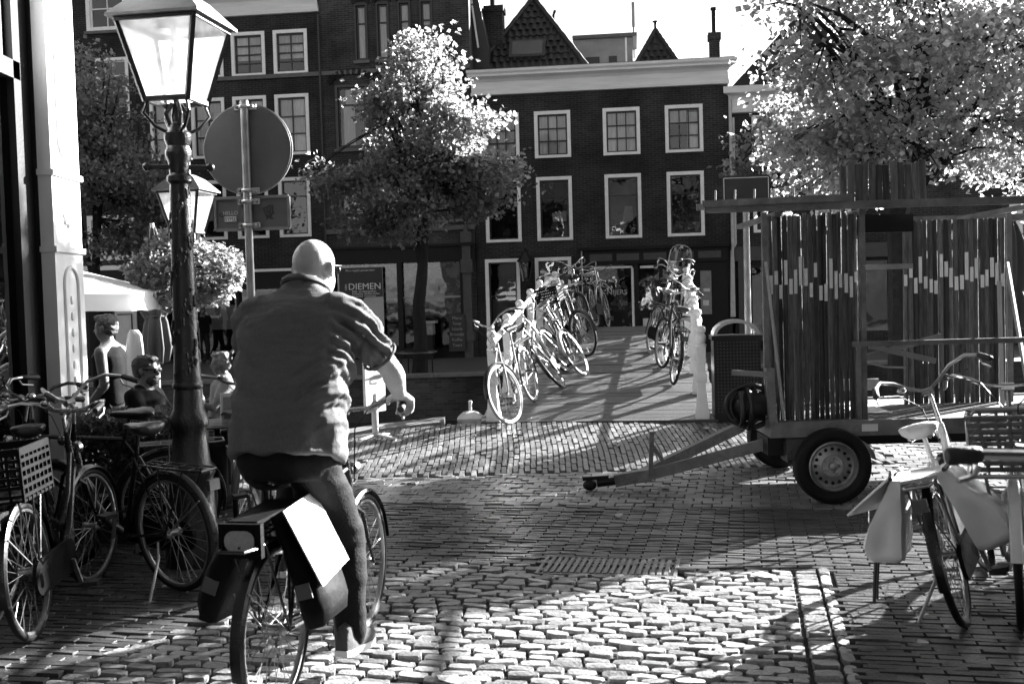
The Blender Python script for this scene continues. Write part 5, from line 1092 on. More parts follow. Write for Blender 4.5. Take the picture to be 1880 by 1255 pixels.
# --- bicycles parked at the left
bike('black bicycle with rear wheel towards the street, parked in front of the lamp pedestal', (-1.97, 6.27, 0), 145, 4, 8, 'step', M_blk, bar='tall', opts=('stand',), barh=.02, barm=M_alu)
bike('bicycle carrying a black plastic crate on its rear rack at the left edge', (-2.44, 5.42, 0), 96, 4, -12, 'dame', M_blk, opts=('crate', 'stand'))
bike('bicycle with bright silver mudguards and kickstand cut by the left picture edge', (-2.86, 5.35, 0), 150, -6, 20, 'dame', M_sil, opts=('stand',), gm=M_sil)
bike('black bicycle standing against the shop wall behind the crate bicycle', (-2.35, 7.35, 0), 200, 5, 30, 'gents', M_blk, bar='dutch', barh=.04, opts=('alurack',))
bike('dark bicycle with a pale swept handlebar parked just right of the lamp post', (-1.42, 6.62, 0), 116, 4, -25, 'dame', M_gry, bar='dutch', barh=.05, barm=M_sil, opts=('stand',))
bike('dark bicycle squeezed in between the crate bicycle and the lamp pedestal', (-2.75, 6.25, 0), 112, 3, 14, 'gents', M_blk, bar='dutch', barh=.02)
# --- bicycles parked at the right
def canvas_bag(parent, s):
    """stiff folded canvas bag: narrow at the top, creased faces, gusset at the bottom"""
    m = MB(); rings = []
    for z, th_, x0, x1, mid in ((0, .045, -.24, .1, .0), (-.04, .06, -.245, .105, .006), (-.13, .1, -.25, .105, -.012), (-.24, .145, -.25, .1, .016), (-.33, .17, -.245, .095, .02), (-.385, .165, -.235, .085, .0), (-.41, .11, -.2, .06, 0)):
        xm = (x0 + x1) / 2; y0 = .01 if z > -.4 else .04
        rings.append([(x, s * y, z) for x, y in ((x0, y0), (x0 + mid * .8, y0 + th_ * .5), (x0, y0 + th_), (x0 * .45 + x1 * .55 - .06, y0 + th_ + mid), (xm + .09, y0 + th_ - mid * .6), (x1, y0 + th_), (x1 - mid * .5, y0 + th_ * .5), (x1, y0), (xm, y0))])
    m.loft(rings); me = m.mesh('pannier', 0)
    bm = bmesh.new(); bm.from_mesh(me); bmesh.ops.subdivide_edges(bm, edges=bm.edges, cuts=2, use_grid_fill=True, smooth=.25)
    for v in bm.verts: v.co += Vector((noise.noise(v.co * 8), noise.noise(v.co * 8 + Vector((5, 0, 0))), noise.noise(v.co * 8 + Vector((0, 7, 0))))) * .009
    bm.to_mesh(me); bm.free(); me.polygons.foreach_set('use_smooth', [True] * len(me.polygons)); me.set_sharp_from_angle(angle=R(50))
    return ob('pannier', me, M_canvas, parent, (0, s * .07, .77), (R(14) * s, 0, 0))
r1 = bike('bicycle with pale canvas panniers and a white saddle at the right', (2.17, 5.22, 0), 62, 14, 20, 'step', M_wht, saddle=M_wsad, bar='tall', barh=.03, barm=M_sil, opts=('stand', 'alurack'), gm=M_blk)
M_canvas = mat('pale_canvas', .62, .55, .1, 4, .15, 14); M_canvasd = mat('canvas_trim', .03, .6)
for s in (1, -1):
    bg_ = canvas_bag(r1, s)
    MB().tube([(-.25, s * .055, .004), (-.1, s * .076, .01), (.1, s * .055, .004)], .011, 6).build('trim', M_canvasd, bg_)
    if s == 1:
        MB().add([(-.25, .06, .004), (.1, .06, .004), (.0, .16, -.19), (-.33, .24, -.17), (-.245, .066, .01), (.105, .066, .01), (.005, .166, -.184), (-.325, .246, -.164)], [(0, 1, 2, 3), (7, 6, 5, 4), (0, 3, 7, 4), (1, 5, 6, 2), (2, 6, 7, 3)]).build('open_flap', M_canvas, bg_)
        for x in (-.27, -.08): MB().box(x, x + .03, .19, .198, -.26, -.17).build('buckle_strap', M_canvasd, bg_)
        for x in (-.18, -.1): MB().tube([(x, .14, -.4), (x + .01, .15, -.55), (x, .15, -.62)], .008, 5).build('hanging_strap', M_canvasd, bg_)
MB().box(-.25, .1, -.085, .085, .752, .768).build('pannier_bridge', mat('canvas_grey', .35, .6, .15, 6), r1)
bike('white framed bicycle with a front carrier and wicker basket at the right edge', (2.95, 6.1, 0), 240, -4, 6, 'step', M_wht, bar='dutch', barh=.08, barm=M_chrome, opts=('frontrack', 'basket', 'stand'), gm=M_wht)
bike('bicycle close to the camera with one thick black grip reaching into view', (.86, 1.2, 0), 68, 0, 2, 'gents', M_gry, bar='straight', barh=.24, barm=M_chrome)
bike('dark bicycle leaning among the others behind the wicker basket bicycle', (3.3, 5.3, 0), 92, 5, 10, 'gents', M_blk)  # mostly out of view; added to help shade the ground at the right
# --- bicycles on the bridge
def on_bridge(xp, t): c, s = math.cos(-BA), math.sin(-BA); return (-.23 + xp * c - t * s, 12.3 + xp * s + t * c, zb(max(0, t)))
GB = 'bicycles chained along the bridge railings'
def bb(label, xp, t, hd, lean, **k):
    """hd: +1 facing up the bridge, -1 facing the street; yaw offset in degrees via yaw"""
    yaw = k.pop('yaw', 0); p = on_bridge(xp, t); sl = math.degrees(math.atan((zb(t + .6) - zb(max(0, t - .1))) / .7))
    return bike(label, p, (90 - 8 if hd > 0 else 270 - 8) + yaw, lean, group=GB, roll_pitch=sl * hd, detail=True, **k)
W_ = dict(tyre=M_palet)
bb('silver bicycle with pale tyres facing the street at the foot of the left railing', .36, .98, -1, -13, yaw=-6, steer=-16, kind='dame', fm=M_sil, bar='tall', barh=.03, gm=M_blk, **W_)
bb('tipped bicycle with its dark wheel out on the planks, second on the left railing', .66, 1.7, 1, 36, yaw=2, steer=-8, kind='gents', fm=M_sil, gm=M_blk)
bb('pale tyred bicycle leaning on the left railing, third from the street', .62, 3.6, -1, -28, yaw=14, steer=-22, kind='dame', fm=M_blk, gm=M_sil, **W_)
bb('dark bicycle with a turned black front wheel, fourth on the left railing', .55, 4.9, -1, -16, yaw=14, steer=24, kind='gents', fm=M_blk)
bb('dark bicycle with a carrier crate on the upper left of the bridge', .42, 4.6, 1, 12, yaw=-4, kind='dame', fm=M_blk, opts=('crate',))
bb('black bicycle with tall handlebars near the top of the left railing', .5, 6.6, -1, -10, yaw=8, steer=15, kind='dame', fm=M_blk, bar='tall', barh=.06)
bb('bicycle with front carrier near the crest of the bridge on the left', .55, 6.2, 1, 9, yaw=-10, kind='gents', fm=M_blk, opts=('frontrack',))
bb('bicycle with a pale saddle at the crest of the bridge on the left', .75, 7.0, 1, 8, yaw=-8, kind='dame', fm=M_blk, saddle=M_wsad)
b1 = bb('dark bicycle seen end on, nearest at the right railing of the bridge', 2.02, 1.75, 1, -9, yaw=8, steer=10, kind='gents', fm=M_blk)
bb('bicycle with a pale tyre turned outward, second at the right railing', 1.72, 4.0, -1, 12, yaw=18, steer=24, kind='dame', fm=M_blk, **W_)
b3 = bb('bicycle with a tall clear windscreen on its handlebar, upper right of the bridge', 1.9, 5.6, -1, 9, yaw=4, steer=8, kind='dame', fm=M_blk, bar='tall')
bb('dark bicycle with wide handlebar behind the windscreen bicycle on the bridge', 1.98, 6.9, -1, 7, yaw=0, steer=-12, kind='gents', fm=M_gry)
ws = MB(); 
for k in range(8):
    t0 = -.5 + k / 8; t1 = -.5 + (k + 1) / 8
    def W2(t, f): w = .17 * (1 - .1 * f) * (1 if f < .75 else math.sqrt(max(.05, 1 - ((f - .75) / .26) ** 2))); return (1.02 - .1 * math.cos(t * 2.4) * .6 + .06, w * 2 * t, 1.12 + .42 * f)
    for j in range(8): ws.add([W2(t0, j / 8), W2(t1, j / 8), W2(t1, (j + 1) / 8), W2(t0, (j + 1) / 8)], [(0, 1, 2, 3)])
ws.build('windscreen', glass_mat('windscreen_plastic', .72, .08), b3)
m = MB(); ed = [(1.02 - .06 * math.cos(1.2) + .06, s * .17, 1.12 + .42 * f) for s, f in ((-1, 0), (-1, .4), (-.93, .75), (-.75, .9), (-.4, .99), (0, 1.0), (.4, .99), (.75, .9), (.93, .75), (1, .4), (1, 0))]; m.tube(ed, .008, 5); m.build('windscreen_edge', M_sil, b3)
# ================================================================ PEOPLE
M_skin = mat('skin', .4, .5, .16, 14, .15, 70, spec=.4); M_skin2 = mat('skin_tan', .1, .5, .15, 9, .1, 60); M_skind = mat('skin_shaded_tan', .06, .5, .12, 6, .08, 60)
def vlerp(a, b, t): return Vector(a).lerp(Vector(b), t)
def hand(mb, wrist, d, palm_n, thumb_side, s=1., curl=.5):
    """palm and five separate bent fingers; d: pointing direction, palm_n: out of the palm, thumb_side: towards the thumb"""
    w = Vector(wrist); d = Vector(d).normalized(); n_ = Vector(palm_n); n_ = (n_ - d * n_.dot(d)).normalized(); u = n_.cross(d); u = u if u.dot(Vector(thumb_side)) > 0 else -u
    for k in range(4): q = (k - 1.5) * .019 * s; mb.caps([w + u * q * .6 + d * .01, w + d * .085 * s + u * q], [.017 * s, .0145 * s], 8)
    L = (.072, .082, .078, .062); c = curl
    for k in range(4):
        q = (1.5 - k) * .0205 * s; b = w + d * .09 * s + u * q; l = L[k] * s
        d1 = (d * math.cos(c) + n_ * math.sin(c)); d2 = (d * math.cos(2 * c) + n_ * math.sin(2 * c)); d3 = (d * math.cos(2.8 * c) + n_ * math.sin(2.8 * c))
        p1 = b + d1 * l * .45; p2 = p1 + d2 * l * .32; p3 = p2 + d3 * l * .23; mb.caps([b, p1, p2, p3], [.0098 * s, .0092 * s, .0085 * s, .0075 * s], 8)
    tb_ = w + d * .025 * s + u * .03 * s; t1 = tb_ + (d * .6 + u * .75 + n_ * .3).normalized() * .04 * s; t2 = t1 + (d * .85 + u * .2 + n_ * .5).normalized() * .032 * s; mb.caps([w + u * .012 * s, tb_, t1, t2], [.014 * s, .0125 * s, .011 * s, .009 * s], 8)
def head_mesh(mb, c, fwd, up, s=1., jaw=1.):
    f = Vector(fwd).normalized(); u = Vector(up); u = (u - f * u.dot(f)).normalized(); l = u.cross(f)
    M = Matrix(((f.x, l.x, u.x), (f.y, l.y, u.y), (f.z, l.z, u.z))).to_4x4(); P = lambda a, b, k: Vector(c) + M @ (Vector((a, b, k)) * s)
    mb.sph(P(-.012, 0, .025), .098 * s, .077 * s, .094 * s, 20, 14, M); mb.sph(P(.02, 0, -.04), .07 * s, .062 * s * jaw, .08 * s, 16, 10, M); mb.sph(P(.04, 0, -.085), .04 * s, .04 * s, .03 * s, 12, 8, M)
    mb.caps([P(.085, 0, .01), P(.108, 0, -.025)], [.008 * s, .014 * s], 8); mb.caps([P(.08, -.02, -.06), P(.084, .02, -.06)], [.008 * s, .008 * s], 8); mb.caps([P(.078, -.03, .022), P(.078, .03, .022)], [.012 * s, .012 * s], 8)
    for q in (-1, 1): mb.sph(P(-.012, q * .082, -.006), .02 * s, .011 * s, .033 * s, 10, 8, M); mb.sph(P(-.022, q * .089, .004), .014 * s, .007 * s, .024 * s, 8, 6, M)
    return P, M
def ering(c, ax, side, rx, ry, n=24, pw=2.4):
    """superellipse ring round a body axis: rx along side, ry front to back"""
    a = Vector(ax).normalized(); s = Vector(side); s = (s - a * s.dot(a)).normalized(); f = s.cross(a); out = []
    for k in range(n):
        t = 2 * math.pi * k / n; cx, sy = math.cos(t), math.sin(t); q = (abs(cx) ** pw + abs(sy) ** pw) ** (-1 / pw); out.append(Vector(c) + s * cx * q * rx + f * sy * q * ry)
    return out
def fold(co, s1=9, s2=23):
    return noise.noise(co * s1) * .5 + noise.noise(co * s2) * .25

# ---------------- the cyclist in the foreground
HB = 79; cy_loc = Vector((-.985, 4.33, 0))
cbike = bike('black city bicycle with double panniers ridden by the man in the foreground', tuple(cy_loc), HB, 0, 0, 'gents', M_blk, bar='wide', barh=.07, opts=('crank', 'notail', 'nocase'))
M_bag = mat('bag_black', .002, .6, .3, 6, .3, 12, spec=.08)
for s in (1, -1):
    b_ = bag(cbike, s, M_bag, None, .46, 20 if s > 0 else 15, L=.36, th=.12, seed=11 + s, off=.045, top=.82, x0=.1)
    MB().box(-.134, -.128, .06 * s - .03, .06 * s + .03, -.34, -.28).build('reflector_patch', mat('grey_patch', .05, .5), b_)
    if s < 0:
        MB().add([(-.14, -.07, .012), (.2, -.07, .032), (.2, -.132, -.28), (-.12, -.132, -.31), (-.14, -.076, .012), (.2, -.076, .032), (.2, -.138, -.28), (-.12, -.138, -.31)], [(0, 1, 2, 3), (7, 6, 5, 4), (0, 4, 5, 1), (1, 5, 6, 2), (2, 6, 7, 3), (3, 7, 4, 0)]).build('white_cover', mat('white_vinyl', .8, .35, .2, 7, .35, 9), b_)
MB().box(-.26, .2, -.06, .06, .815, .835).build('bag_bridge', M_bag, cbike)
tl = MB().box(-.29, -.26, -.085, .085, .7, .83).build('bag_back', M_bag, cbike)
rplate(MB(), -.06, .06, -.04, .04, 0, .014, .036).build('rear_reflector', mat('pale_reflector', .3, .25, .2, 60, .3), cbike, (-.295, .0, .765), (0, 0, R(-90)))
man = thing('person', 'bald man in a short sleeved shirt and dark trousers cycling away from the camera', 'person', tuple(cy_loc), (0, 0, R(HB)))
J = dict(sh=(.38, .215, 1.58), el=(.57, .345, 1.34), wr=(.675, .345, 1.225), hip=(.22, .1, .985))
up_t = Vector((.2, 0, .6)).normalized()
bd = MB()
P, Mh = head_mesh(bd, (.53, -.02, 1.795), (.97, -.2, -.1), (.15, -.02, 1), 1.12, 1.12)
bd.caps([(.42, 0, 1.6), (.455, -.005, 1.68), (.49, -.01, 1.75)], [.09, .085, .08], 16)
bd.caps([(.415, .05, 1.748), (.4, 0, 1.745), (.41, -.055, 1.748)], [.022, .027, .022], 10)
bd.loft([ering((.3, 0, 1.25), up_t, (0, 1, 0), .19, .12), ering((.37, 0, 1.45), up_t, (0, 1, 0), .2, .12), ering((.42, 0, 1.55), up_t, (0, 1, 0), .13, .09)])
for s in (1, -1):
    sh, el, wr = [Vector((v[0], v[1] * s, v[2])) for v in (J['sh'], J['el'], J['wr'])]
    bd.caps([sh, vlerp(sh, el, .5), el], [.068, .06, .048], 14); bd.caps([el, vlerp(el, wr, .35) + Vector((0, 0, .006)), wr], [.05, .052, .032], 14)
    hand(bd, wr, (.8, -.0 * s, -.3), (-.3, -.1 * s, -.95), (0, -s, .2), 1.12, .85)
ob('body', solid(bd, .0075, 3), M_skin, man)
def shirt_disp(co, n):
    x, y, z = co; a = 0
    k = math.exp(-((z - 1.3) / .22) ** 2) * sstep((-y - .02) / .2)
    ph = (z * .8 + y * .75 + x * .25) * 58 + 1.6 * noise.noise(co * 6); a += .02 * k * (math.sin(ph) ** 3)
    k2 = math.exp(-((z - 1.5) / .12) ** 2) * sstep((-y - .16) / .1); a += .015 * k2 * math.sin((z * 1.1 + x * .9) * 95 + noise.noise(co * 9) * 2)
    k3 = math.exp(-((z - 1.1) / .1) ** 2); a += .009 * k3 * math.sin(y * 40 + noise.noise(co * 5) * 4) + .007 * k3 * noise.noise(co * 8)
    k4 = math.exp(-((z - 1.35) / .25) ** 2) * sstep((y - .02) / .2); a += .009 * k4 * math.sin((z - y * .8) * 48 + 1.5 * noise.noise(co * 5))
    q = Vector((co.x * 14, co.y * 9 + co.z * 6, co.z * 22)); return a + .013 * noise.noise(co * 4.5) + .0045 * noise.noise(q) + .003 * noise.noise(q * 2.3)
st = MB(); S_rows = [((.19, 0, 1.0), .238, .19), ((.2, 0, 1.06), .24, .185), ((.225, 0, 1.15), .243, .178), ((.26, 0, 1.27), .245, .168), ((.305, 0, 1.38), .248, .165), ((.34, 0, 1.48), .255, .16), ((.37, 0, 1.565), .25, .145), ((.395, 0, 1.625), .21, .125), ((.42, 0, 1.668), .155, .105), ((.44, 0, 1.7), .11, .095), ((.45, 0, 1.72), .098, .09)]
st.loft([ering(c, up_t, (0, 1, 0), a, b, 28, 2.6) for c, a, b in S_rows])
for s in (1, -1):
    sh, el = Vector((J['sh'][0], J['sh'][1] * s, J['sh'][2])), Vector((J['el'][0], J['el'][1] * s, J['el'][2])); en = vlerp(sh, el, .62); d_ = (el - sh).normalized()
    st.caps([sh - d_ * .04 + Vector((0, -.03 * s, .0)), sh, vlerp(sh, el, .45), en - d_ * .01], [.085, .092, .083, .078], 18)
shm = solid(st, .008, 4, shirt_disp)
M_shirt = mat('shirt_linen', .118, .85, .16, 110, .25, 190, spec=.15, stretch=(1, 1, .5)); so = ob('shirt', shm, M_shirt, man)
MB().tube([Vector((.462, 0, 1.725)) + (Mh.to_3x3() @ Vector((.09 * math.cos(t), .094 * math.sin(t), -.03 * math.cos(t)))) for t in np.arange(0, 6.28, .3)], .014, 7, True, 1.6).build('collar', mat('collar_dark', .05, .8, .2), so)
def cuff(s):
    sh, el = Vector((J['sh'][0], J['sh'][1] * s, J['sh'][2])), Vector((J['el'][0], J['el'][1] * s, J['el'][2])); en = vlerp(sh, el, .72); d_ = (el - sh).normalized(); q = d_.orthogonal().normalized(); w = d_.cross(q)
    MB().tube([en + (q * math.cos(t) + w * math.sin(t)) * .079 for t in np.arange(0, 6.28, .35)], .008, 6, True).build('cuff', M_shirt, so)
cuff(1); cuff(-1)
tr_ = MB(); tr_.loft([ering((.2, 0, .93), (0, 0, 1), (0, 1, 0), .19, .16), ering((.2, 0, 1.0), (0, 0, 1), (0, 1, 0), .21, .17), ering((.22, 0, 1.12), (0, 0, 1), (0, 1, 0), .2, .15)])
LEG = {-1: ((.2, -.1, .98), (.5, -.14, .6), (.44, -.165, .2)), 1: ((.2, .1, .98), (.66, .15, .9), (.5, .145, .5))}
for s in (1, -1):
    h, k, a = map(Vector, LEG[s]); tr_.caps([h, vlerp(h, k, .5), k], [.118, .1, .08], 16); tr_.caps([k, vlerp(k, a, .4) + Vector((-.02, 0, 0)), a], [.081, .08, .062], 16)
def trouser_disp(co, n): return .011 * max(0, noise.noise(Vector((co.x * 7, co.y * 7, co.z * 19)))) + .01 * noise.noise(co * 6) + .0012 * noise.noise(co * 22)
ob('trousers', solid(tr_, .011, 4, trouser_disp), mat('dark_trousers', .012, .8, .25, 4, .25, 90, spec=.12), man)
def shoe(a, rz, parent, m_up, m_sole, pitch=0):
    M = Matrix.Translation(Vector(a)) @ Matrix.Rotation(rz, 4, 'Z') @ Matrix.Rotation(pitch, 4, 'Y')
    up = MB(); up.loft([[M @ Vector((x + 0 * z, y * w, z)) for y, z in ((-1, -.06), (-1, -.03), (-.75, h * .6), (0, h), (.75, h * .6), (1, -.03), (1, -.06))] for x, w, h in ((-.085, .028, .03), (-.06, .038, .06), (0, .042, .06), (.06, .046, .01), (.12, .05, -.008), (.17, .045, -.02), (.2, .025, -.035))]); up.build('shoe', m_up, parent, ang=60)
    so_ = MB(); so_.loft([[M @ Vector((x, y * w * 1.08, z)) for y, z in ((-1, -.085), (-1, -.058), (1, -.058), (1, -.085))] for x, w in ((-.092, .028), (-.06, .04), (0, .042), (.08, .05), (.15, .05), (.208, .026))]); return so_.build('shoe_sole', m_sole, parent)
M_shoe = mat('shoe_suede', .06, .8, .2, 10, .2); M_sole = mat('sole_white', .7, .6, .1)
shoe((.42, -.165, .205), R(-6), man, M_shoe, M_sole, R(4)); shoe((.49, .145, .52), R(4), man, M_shoe, M_sole, R(8))
gl = MB(); gp = [P(.0, .085, .012), P(.06, .082, .018), P(.095, .05, .02), P(.102, 0, .02), P(.095, -.05, .02), P(.06, -.082, .018), P(.0, -.085, .012), P(-.02, -.083, .0)]; gl.tube(gp, .0045, 6)
for q in (-1, 1): gl.sph(P(.093, q * .035, .008), .012, .028, .022, 10, 6, Mh)
gl.build('glasses', mat('glasses_black', .003, .5, spec=.15), man)

# ---------------- other people
def person(label, loc, rz, pose, m_skin, hair, top, leg=None, beard=False, shades=False, sleeves='short', s=1., shoe_m=None, hairlong=0, cat='person'):
    t = thing('person', label, 'person', loc, (0, 0, rz)); p = {k: Vector(v) * s for k, v in pose.items()}
    b = MB(); ax = (p['neck'] - p['pelvis']).normalized()
    P, M = head_mesh(b, p['head'], pose.get('look', (1, 0, 0)), (0, 0, 1), s * .95)
    b.caps([p['neck'] - ax * .05, p['head'] - Vector((.01, 0, .07)) * s], [.066 * s, .06 * s], 12)
    b.loft([ering(p['pelvis'], ax, (0, 1, 0), .16 * s, .11 * s), ering(p['pelvis'].lerp(p['neck'], .45), ax, (0, 1, 0), .15 * s, .1 * s), ering(p['pelvis'].lerp(p['neck'], .8), ax, (0, 1, 0), .17 * s, .11 * s), ering(p['neck'], ax, (0, 1, 0), .08 * s, .07 * s)])
    for q in 'LR':
        b.caps([p['neck'] + Vector((-.01, 0, .0)), p['sh' + q] + Vector((0, 0, -.005))], [.06 * s, .05 * s], 12)
        b.caps([p['sh' + q], p['el' + q]], [.055 * s, .042 * s], 12); b.caps([p['el' + q], p['wr' + q]], [.044 * s, .028 * s], 12)
        hd = (p['wr' + q] - p['el' + q]).normalized(); hand(b, p['wr' + q], hd, (0, .3 if q == 'R' else -.3, -1), (0, 1 if q == 'R' else -1, .2), s * .95, .5)
        b.caps([p['hip' + q], p['kn' + q]], [.085 * s, .06 * s], 12); b.caps([p['kn' + q], p['an' + q]], [.06 * s, .04 * s], 12)
    ob('body', solid(b, .012, 2), m_skin, t)
    c = MB(); g = 1.13
    c.loft([ering(p['pelvis'] - ax * .04, ax, (0, 1, 0), .175 * s * g, .125 * s * g), ering(p['pelvis'].lerp(p['neck'], .45), ax, (0, 1, 0), .165 * s * g, .115 * s * g), ering(p['pelvis'].lerp(p['neck'], .8), ax, (0, 1, 0), .178 * s * g, .12 * s * g), ering(p['neck'] - ax * .02, ax, (0, 1, 0), .095 * s, .085 * s)])
    for q in 'LR':
        if sleeves != 'none': c.caps([p['neck'] + Vector((-.012, 0, -.015)), p['sh' + q]], [.066 * s, .066 * s], 12)
        else: c.caps([p['neck'].lerp(p['sh' + q], .35) + Vector((-.01, 0, -.03)), p['neck'].lerp(p['sh' + q], .7) + Vector((0, 0, -.03))], [.07 * s, .064 * s], 12)
        if sleeves != 'none': e = {'short': .55, 'long': 1}[sleeves]; c.caps([p['sh' + q], p['sh' + q].lerp(p['el' + q], e)], [.072 * s, .066 * s], 12)
        if sleeves == 'long': c.caps([p['el' + q], p['wr' + q]], [.06 * s, .045 * s], 12)
    ob('top', solid(c, .014, 3, lambda co, n: .008 * noise.noise(co * 9)), top, t)
    if leg:
        l = MB(); l.loft([ering(p['pelvis'] - ax * .09, ax, (0, 1, 0), .17 * s, .13 * s), ering(p['pelvis'] + ax * .06, ax, (0, 1, 0), .17 * s, .13 * s)])
        for q in 'LR': l.caps([p['hip' + q], p['kn' + q]], [.1 * s, .075 * s], 12); l.caps([p['kn' + q], p['an' + q]], [.074 * s, .055 * s], 12)
        ob('trousers', solid(l, .015, 3, lambda co, n: .006 * noise.noise(co * 11)), leg, t)
        for q in 'LR': shoe(p['an' + q] + Vector((0, 0, .03)), 0, t, M_shoe, M_shoe)
    if hair is not None:
        h = MB(); h.sph(P(-.03, 0, .045), .1 * s, .086 * s, .088 * s, 18, 12, M); h.sph(P(-.06, 0, .0), .062 * s, .08 * s, .08 * s, 14, 10, M); h.sph(P(.03, 0, .1), .06 * s, .06 * s, .03 * s, 12, 8, M)
        if hairlong: h.caps([P(-.07, 0, .0), P(-.09, 0, -.1), P(-.1, .01, -.2)], [.06 * s, .05 * s, .03 * s], 10)
        ob('hair', solid(h, .009, 2, lambda co, n: .009 * noise.noise(co * 42)), hair, t)
    if beard:
        h = MB(); h.sph(P(.04, 0, -.075), .058 * s, .062 * s, .055 * s, 14, 10, M); h.caps([P(.085, -.03, -.045), P(.085, .03, -.045)], [.012, .012], 8); ob('beard', solid(h, .008, 2, lambda co, n: .005 * noise.noise(co * 60)), hair, t)
    if shades:
        h = MB(); h.tube([P(-.01, .084, .015), P(.06, .08, .018), P(.098, .045, .018), P(.104, 0, .018), P(.098, -.045, .018), P(.06, -.08, .018), P(-.01, -.084, .015)], .005, 6)
        for q in (-1, 1): h.sph(P(.096, q * .034, .008), .014, .03, .022, 10, 8, M)
        h.build('sunglasses', mat('glasses_black'), t)
    return t
M_hair = mat('dark_hair', .012, .5, .4, 40, .5, 150); M_hair2 = mat('brown_hair', .09, .5, .4, 40, .5, 150)
stand = dict(pelvis=(0, 0, .95), neck=(.02, 0, 1.44), head=(.05, 0, 1.59), look=(1, 0, -.05), shL=(0, .19, 1.38), shR=(0, -.19, 1.38), elL=(-.05, .23, 1.1), elR=(-.05, -.23, 1.1), wrL=(.12, .2, .92), wrR=(.12, -.2, .92), hipL=(0, .09, .92), hipR=(0, -.09, .92), knL=(.1, .1, .5), knR=(-.02, -.1, .5), anL=(.0, .1, .08), anR=(-.22, -.1, .1))
sit = dict(pelvis=(0, 0, .5), neck=(-.06, 0, .98), head=(-.02, 0, 1.12), look=(1, 0, -.05), shL=(-.06, .18, .92), shR=(-.06, -.18, .92), elL=(.08, .24, .68), elR=(.08, -.24, .68), wrL=(.28, .1, .74), wrR=(.28, -.1, .74), hipL=(.02, .1, .48), hipR=(.02, -.1, .48), knL=(.42, .12, .5), knR=(.42, -.12, .5), anL=(.4, .12, .08), anR=(.4, -.12, .08))
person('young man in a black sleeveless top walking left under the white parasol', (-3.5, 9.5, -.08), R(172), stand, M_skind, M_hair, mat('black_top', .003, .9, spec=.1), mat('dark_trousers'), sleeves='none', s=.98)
person('bearded man in dark t-shirt and sunglasses sitting left of the lamp post', (-2.92, 8.75, .02), R(-8), sit, M_skin2, M_hair, mat('dark_tshirt', .004, .9, spec=.1), mat('grey_trousers', .12, .8), beard=True, shades=True)
person('woman in sunglasses with pulled back hair sitting right of the lamp post', (-2.0, 8.95, .03), R(188), sit, M_skin2, M_hair2, mat('black_top'), mat('dark_trousers'), shades=True, hairlong=1, sleeves='none')
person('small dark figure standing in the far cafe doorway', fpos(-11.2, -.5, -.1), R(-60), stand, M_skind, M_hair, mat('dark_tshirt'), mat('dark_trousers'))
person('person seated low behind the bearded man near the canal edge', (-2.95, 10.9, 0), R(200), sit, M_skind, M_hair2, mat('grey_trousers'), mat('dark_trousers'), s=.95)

# ---------------- terrace furniture
def chair(label, loc, rz):
    t = thing('terrace_chair', label, 'chair', loc, (0, 0, rz)); mm = mat('chair_frame', .08, .4, .2, 8, .05, metal=.5); ms = mat('chair_slat', .2, .6, .2, 8)
    for sx in (-1, 1):
        for sy in (-1, 1): MB().tube([(sx * .19, sy * .2, 0), (sx * .19, sy * .2, .43 if sx > 0 else .85)], .014, 6).build('leg', mm, t)
    for i in range(6): MB().box(-.2 + i * .068, -.14 + i * .068, -.22, .22, .425, .445).build('seat_slat', ms, t)
    for i in range(4): MB().box(-.205, -.19, -.2, .2, .53 + i * .085, .59 + i * .085).build('back_slat', ms, t)
    return t
chair('slatted terrace chair under the bearded man', (-2.97, 8.76, 0), R(-8)); chair('slatted terrace chair under the woman', (-1.95, 8.96, 0), R(188)); chair('empty slatted chair with its back towards the lamp post', (-2.3, 9.9, 0), R(60)); chair('slatted chair of the low seated person by the quay', (-2.9, 10.9, 0), R(200))
tt = thing('terrace_table', 'small dark terrace table between the two seated guests', 'table', (-2.45, 8.95, 0)); MB().lathe([(0, .66), (.3, .66), (.31, .675), (.3, .69), (0, .69)], 24).build('table_top', mat('dark_tabletop', .06, .35), tt); MB().tube([(0, 0, .02), (0, 0, .66)], .03, 10).build('stem', M_bar, tt); MB().lathe([(.22, 0), (.2, .02), (.04, .04)], 18).build('base', M_bar, tt)
mn = thing('menu_holder', 'white framed menu card standing on the terrace table', 'menu', (-2.33, 8.9, .69), (0, 0, R(20))); MB().box(-.07, .07, -.01, .01, 0, .24).build('frame', M_pale, mn); MB().box(-.05, .05, -.013, -.011, .03, .21).build('card', mat('grey_panel'), mn)
ub = thing('parasol', 'open white parasol at the left, just behind the white pillar', 'parasol', (-4.72, 10.3, 0))
MB().tube([(0, 0, 0), (0, 0, 2.25)], .025, 8).build('pole', M_pale, ub)
cn = MB(); Q = 1.37; pts = [(-Q, -Q), (Q, -Q), (Q, Q), (-Q, Q)]
for i in range(4):
    a, b = pts[i], pts[(i + 1) % 4]; N = 8
    for k in range(N):
        p = [(a[0] + (b[0] - a[0]) * f, a[1] + (b[1] - a[1]) * f) for f in (k / N, (k + 1) / N)]; sag = [.04 * math.sin(math.pi * f) for f in (k / N, (k + 1) / N)]
        cn.add([(p[0][0], p[0][1], 1.76 + sag[0]), (p[1][0], p[1][1], 1.76 + sag[1]), (0, 0, 2.2), (p[0][0] * 1.0, p[0][1], 1.62 + .01 * (k % 2)), (p[1][0], p[1][1], 1.62 + .01 * ((k + 1) % 2))], [(0, 1, 2), (0, 3, 4, 1)])
cn.build('canopy', mat('parasol_cloth', .8, .8, .04, 4, .15, 30, trans=.45), ub, rot=(0, 0, R(8)))
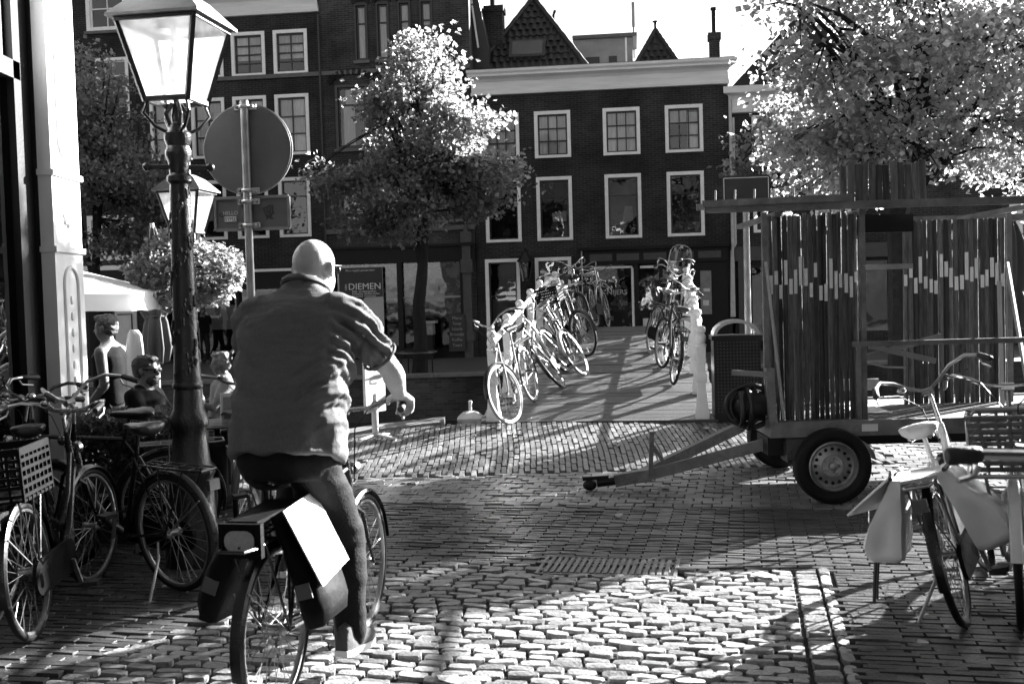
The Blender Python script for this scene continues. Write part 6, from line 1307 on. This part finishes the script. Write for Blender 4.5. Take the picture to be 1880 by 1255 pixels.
for i in range(4): a = pts[i]; MB().tube([(0, 0, 2.16), (a[0] * .98, a[1] * .98, 1.74)], .01, 5).build('rib', M_pale, ub, rot=(0, 0, R(8)))
cu = thing('parasol', 'folded grey parasol tied at the waist beside the white parasol', 'parasol', (-3.62, 11.1, 0)); rings = []
for z, r_ in ((1.1, .1), (1.25, .13), (1.5, .1), (1.55, .085), (1.62, .12), (1.9, .13), (2.2, .1), (2.45, .03)): rings.append([(r_ * (1 + .25 * math.cos(7 * t)) * math.cos(t), r_ * (1 + .25 * math.cos(7 * t)) * math.sin(t), z + .03 * math.sin(3 * t)) for t in [2 * math.pi * k / 42 for k in range(42)]])
MB().loft(rings).build('canopy', mat('grey_parasol_cloth', .05, .8, .2, 6, .2, 20), cu, ang=80); MB().tube([(0, 0, 0), (0, 0, 2.5)], .022, 8).build('pole', M_pale, cu); MB().torus((0, 0, 1.555), .09, .012, 'z', 20, 6).build('tie', M_canvasd, cu)
du = thing('parasol', 'dark folded parasol standing right of the slatted booth', 'parasol', (6.25, 13.6, 0)); MB().loft([[(x * 1.3, y * 1.3, z) for x, y, z in g_] for g_ in rings]).build('canopy', mat('dark_parasol_cloth', .03, .8, .2, 6, .2, 20), du, ang=80); MB().tube([(0, 0, 0), (0, 0, 2.5)], .022, 8).build('pole', M_bar, du)
wp = thing('white_scooter', 'white rounded scooter shield standing behind the walking young man', 'scooter', (-3.22, 9.25, 0), (0, 0, R(60)))
sc = MB(); sc.loft([[(.02 * f + .05 * math.cos(t) * (1 - .3 * f), w * math.sin(t), z) for t in [2 * math.pi * k / 16 for k in range(16)]] for f, w, z in ((0, .1, .45), (.2, .12, .6), (.5, .12, .85), (.7, .11, 1.1), (.85, .1, 1.3), (1, .08, 1.42), (1, .03, 1.46))]); sc.build('leg_shield', mat('scooter_white', .8, .25, .05, 6, .05, coat=.4), wp, ang=60)
MB().torus((.15, 0, .2), .17, .05, 'y', 28, 8).build('front_wheel', M_rub, wp); MB().torus((-.9, 0, .2), .17, .05, 'y', 28, 8).build('rear_wheel', M_rub, wp); MB().box(-.55, .05, -.14, .14, .28, .36).build('footboard', M_bar, wp); MB().sph((-.75, 0, .55), .35, .17, .2, 18, 10).build('tail_body', mat('scooter_white'), wp); MB().sph((-.6, 0, .78), .33, .14, .06, 18, 8).build('seat', M_leather, wp); MB().tube([(.0, -.3, 1.05), (.03, 0, 1.08), (.0, .3, 1.05)], .014, 8).build('handlebar', M_blk, wp); MB().tube([(.13, .05, .2), (.02, 0, .6)], .03, 8).build('fork', M_sil, wp)
pb = thing('planter', 'dark planter box with a low clipped hedge behind the left bicycles', 'planter', (-2.75, 7.75, 0)); MB().box(-.42, .42, -.16, .16, 0, .5).build('box', mat('dark_timber'), pb)
g = np.random.default_rng(6); n = 2600; ob('hedge', leaf_mesh('hedge', g.uniform((-.42, -.17, .45), (.42, .17, .92), (n, 3)), .06, 0, 31), leaf_mat('hedge_leaf', .03, .04), pb)['kind'] = 'stuff'
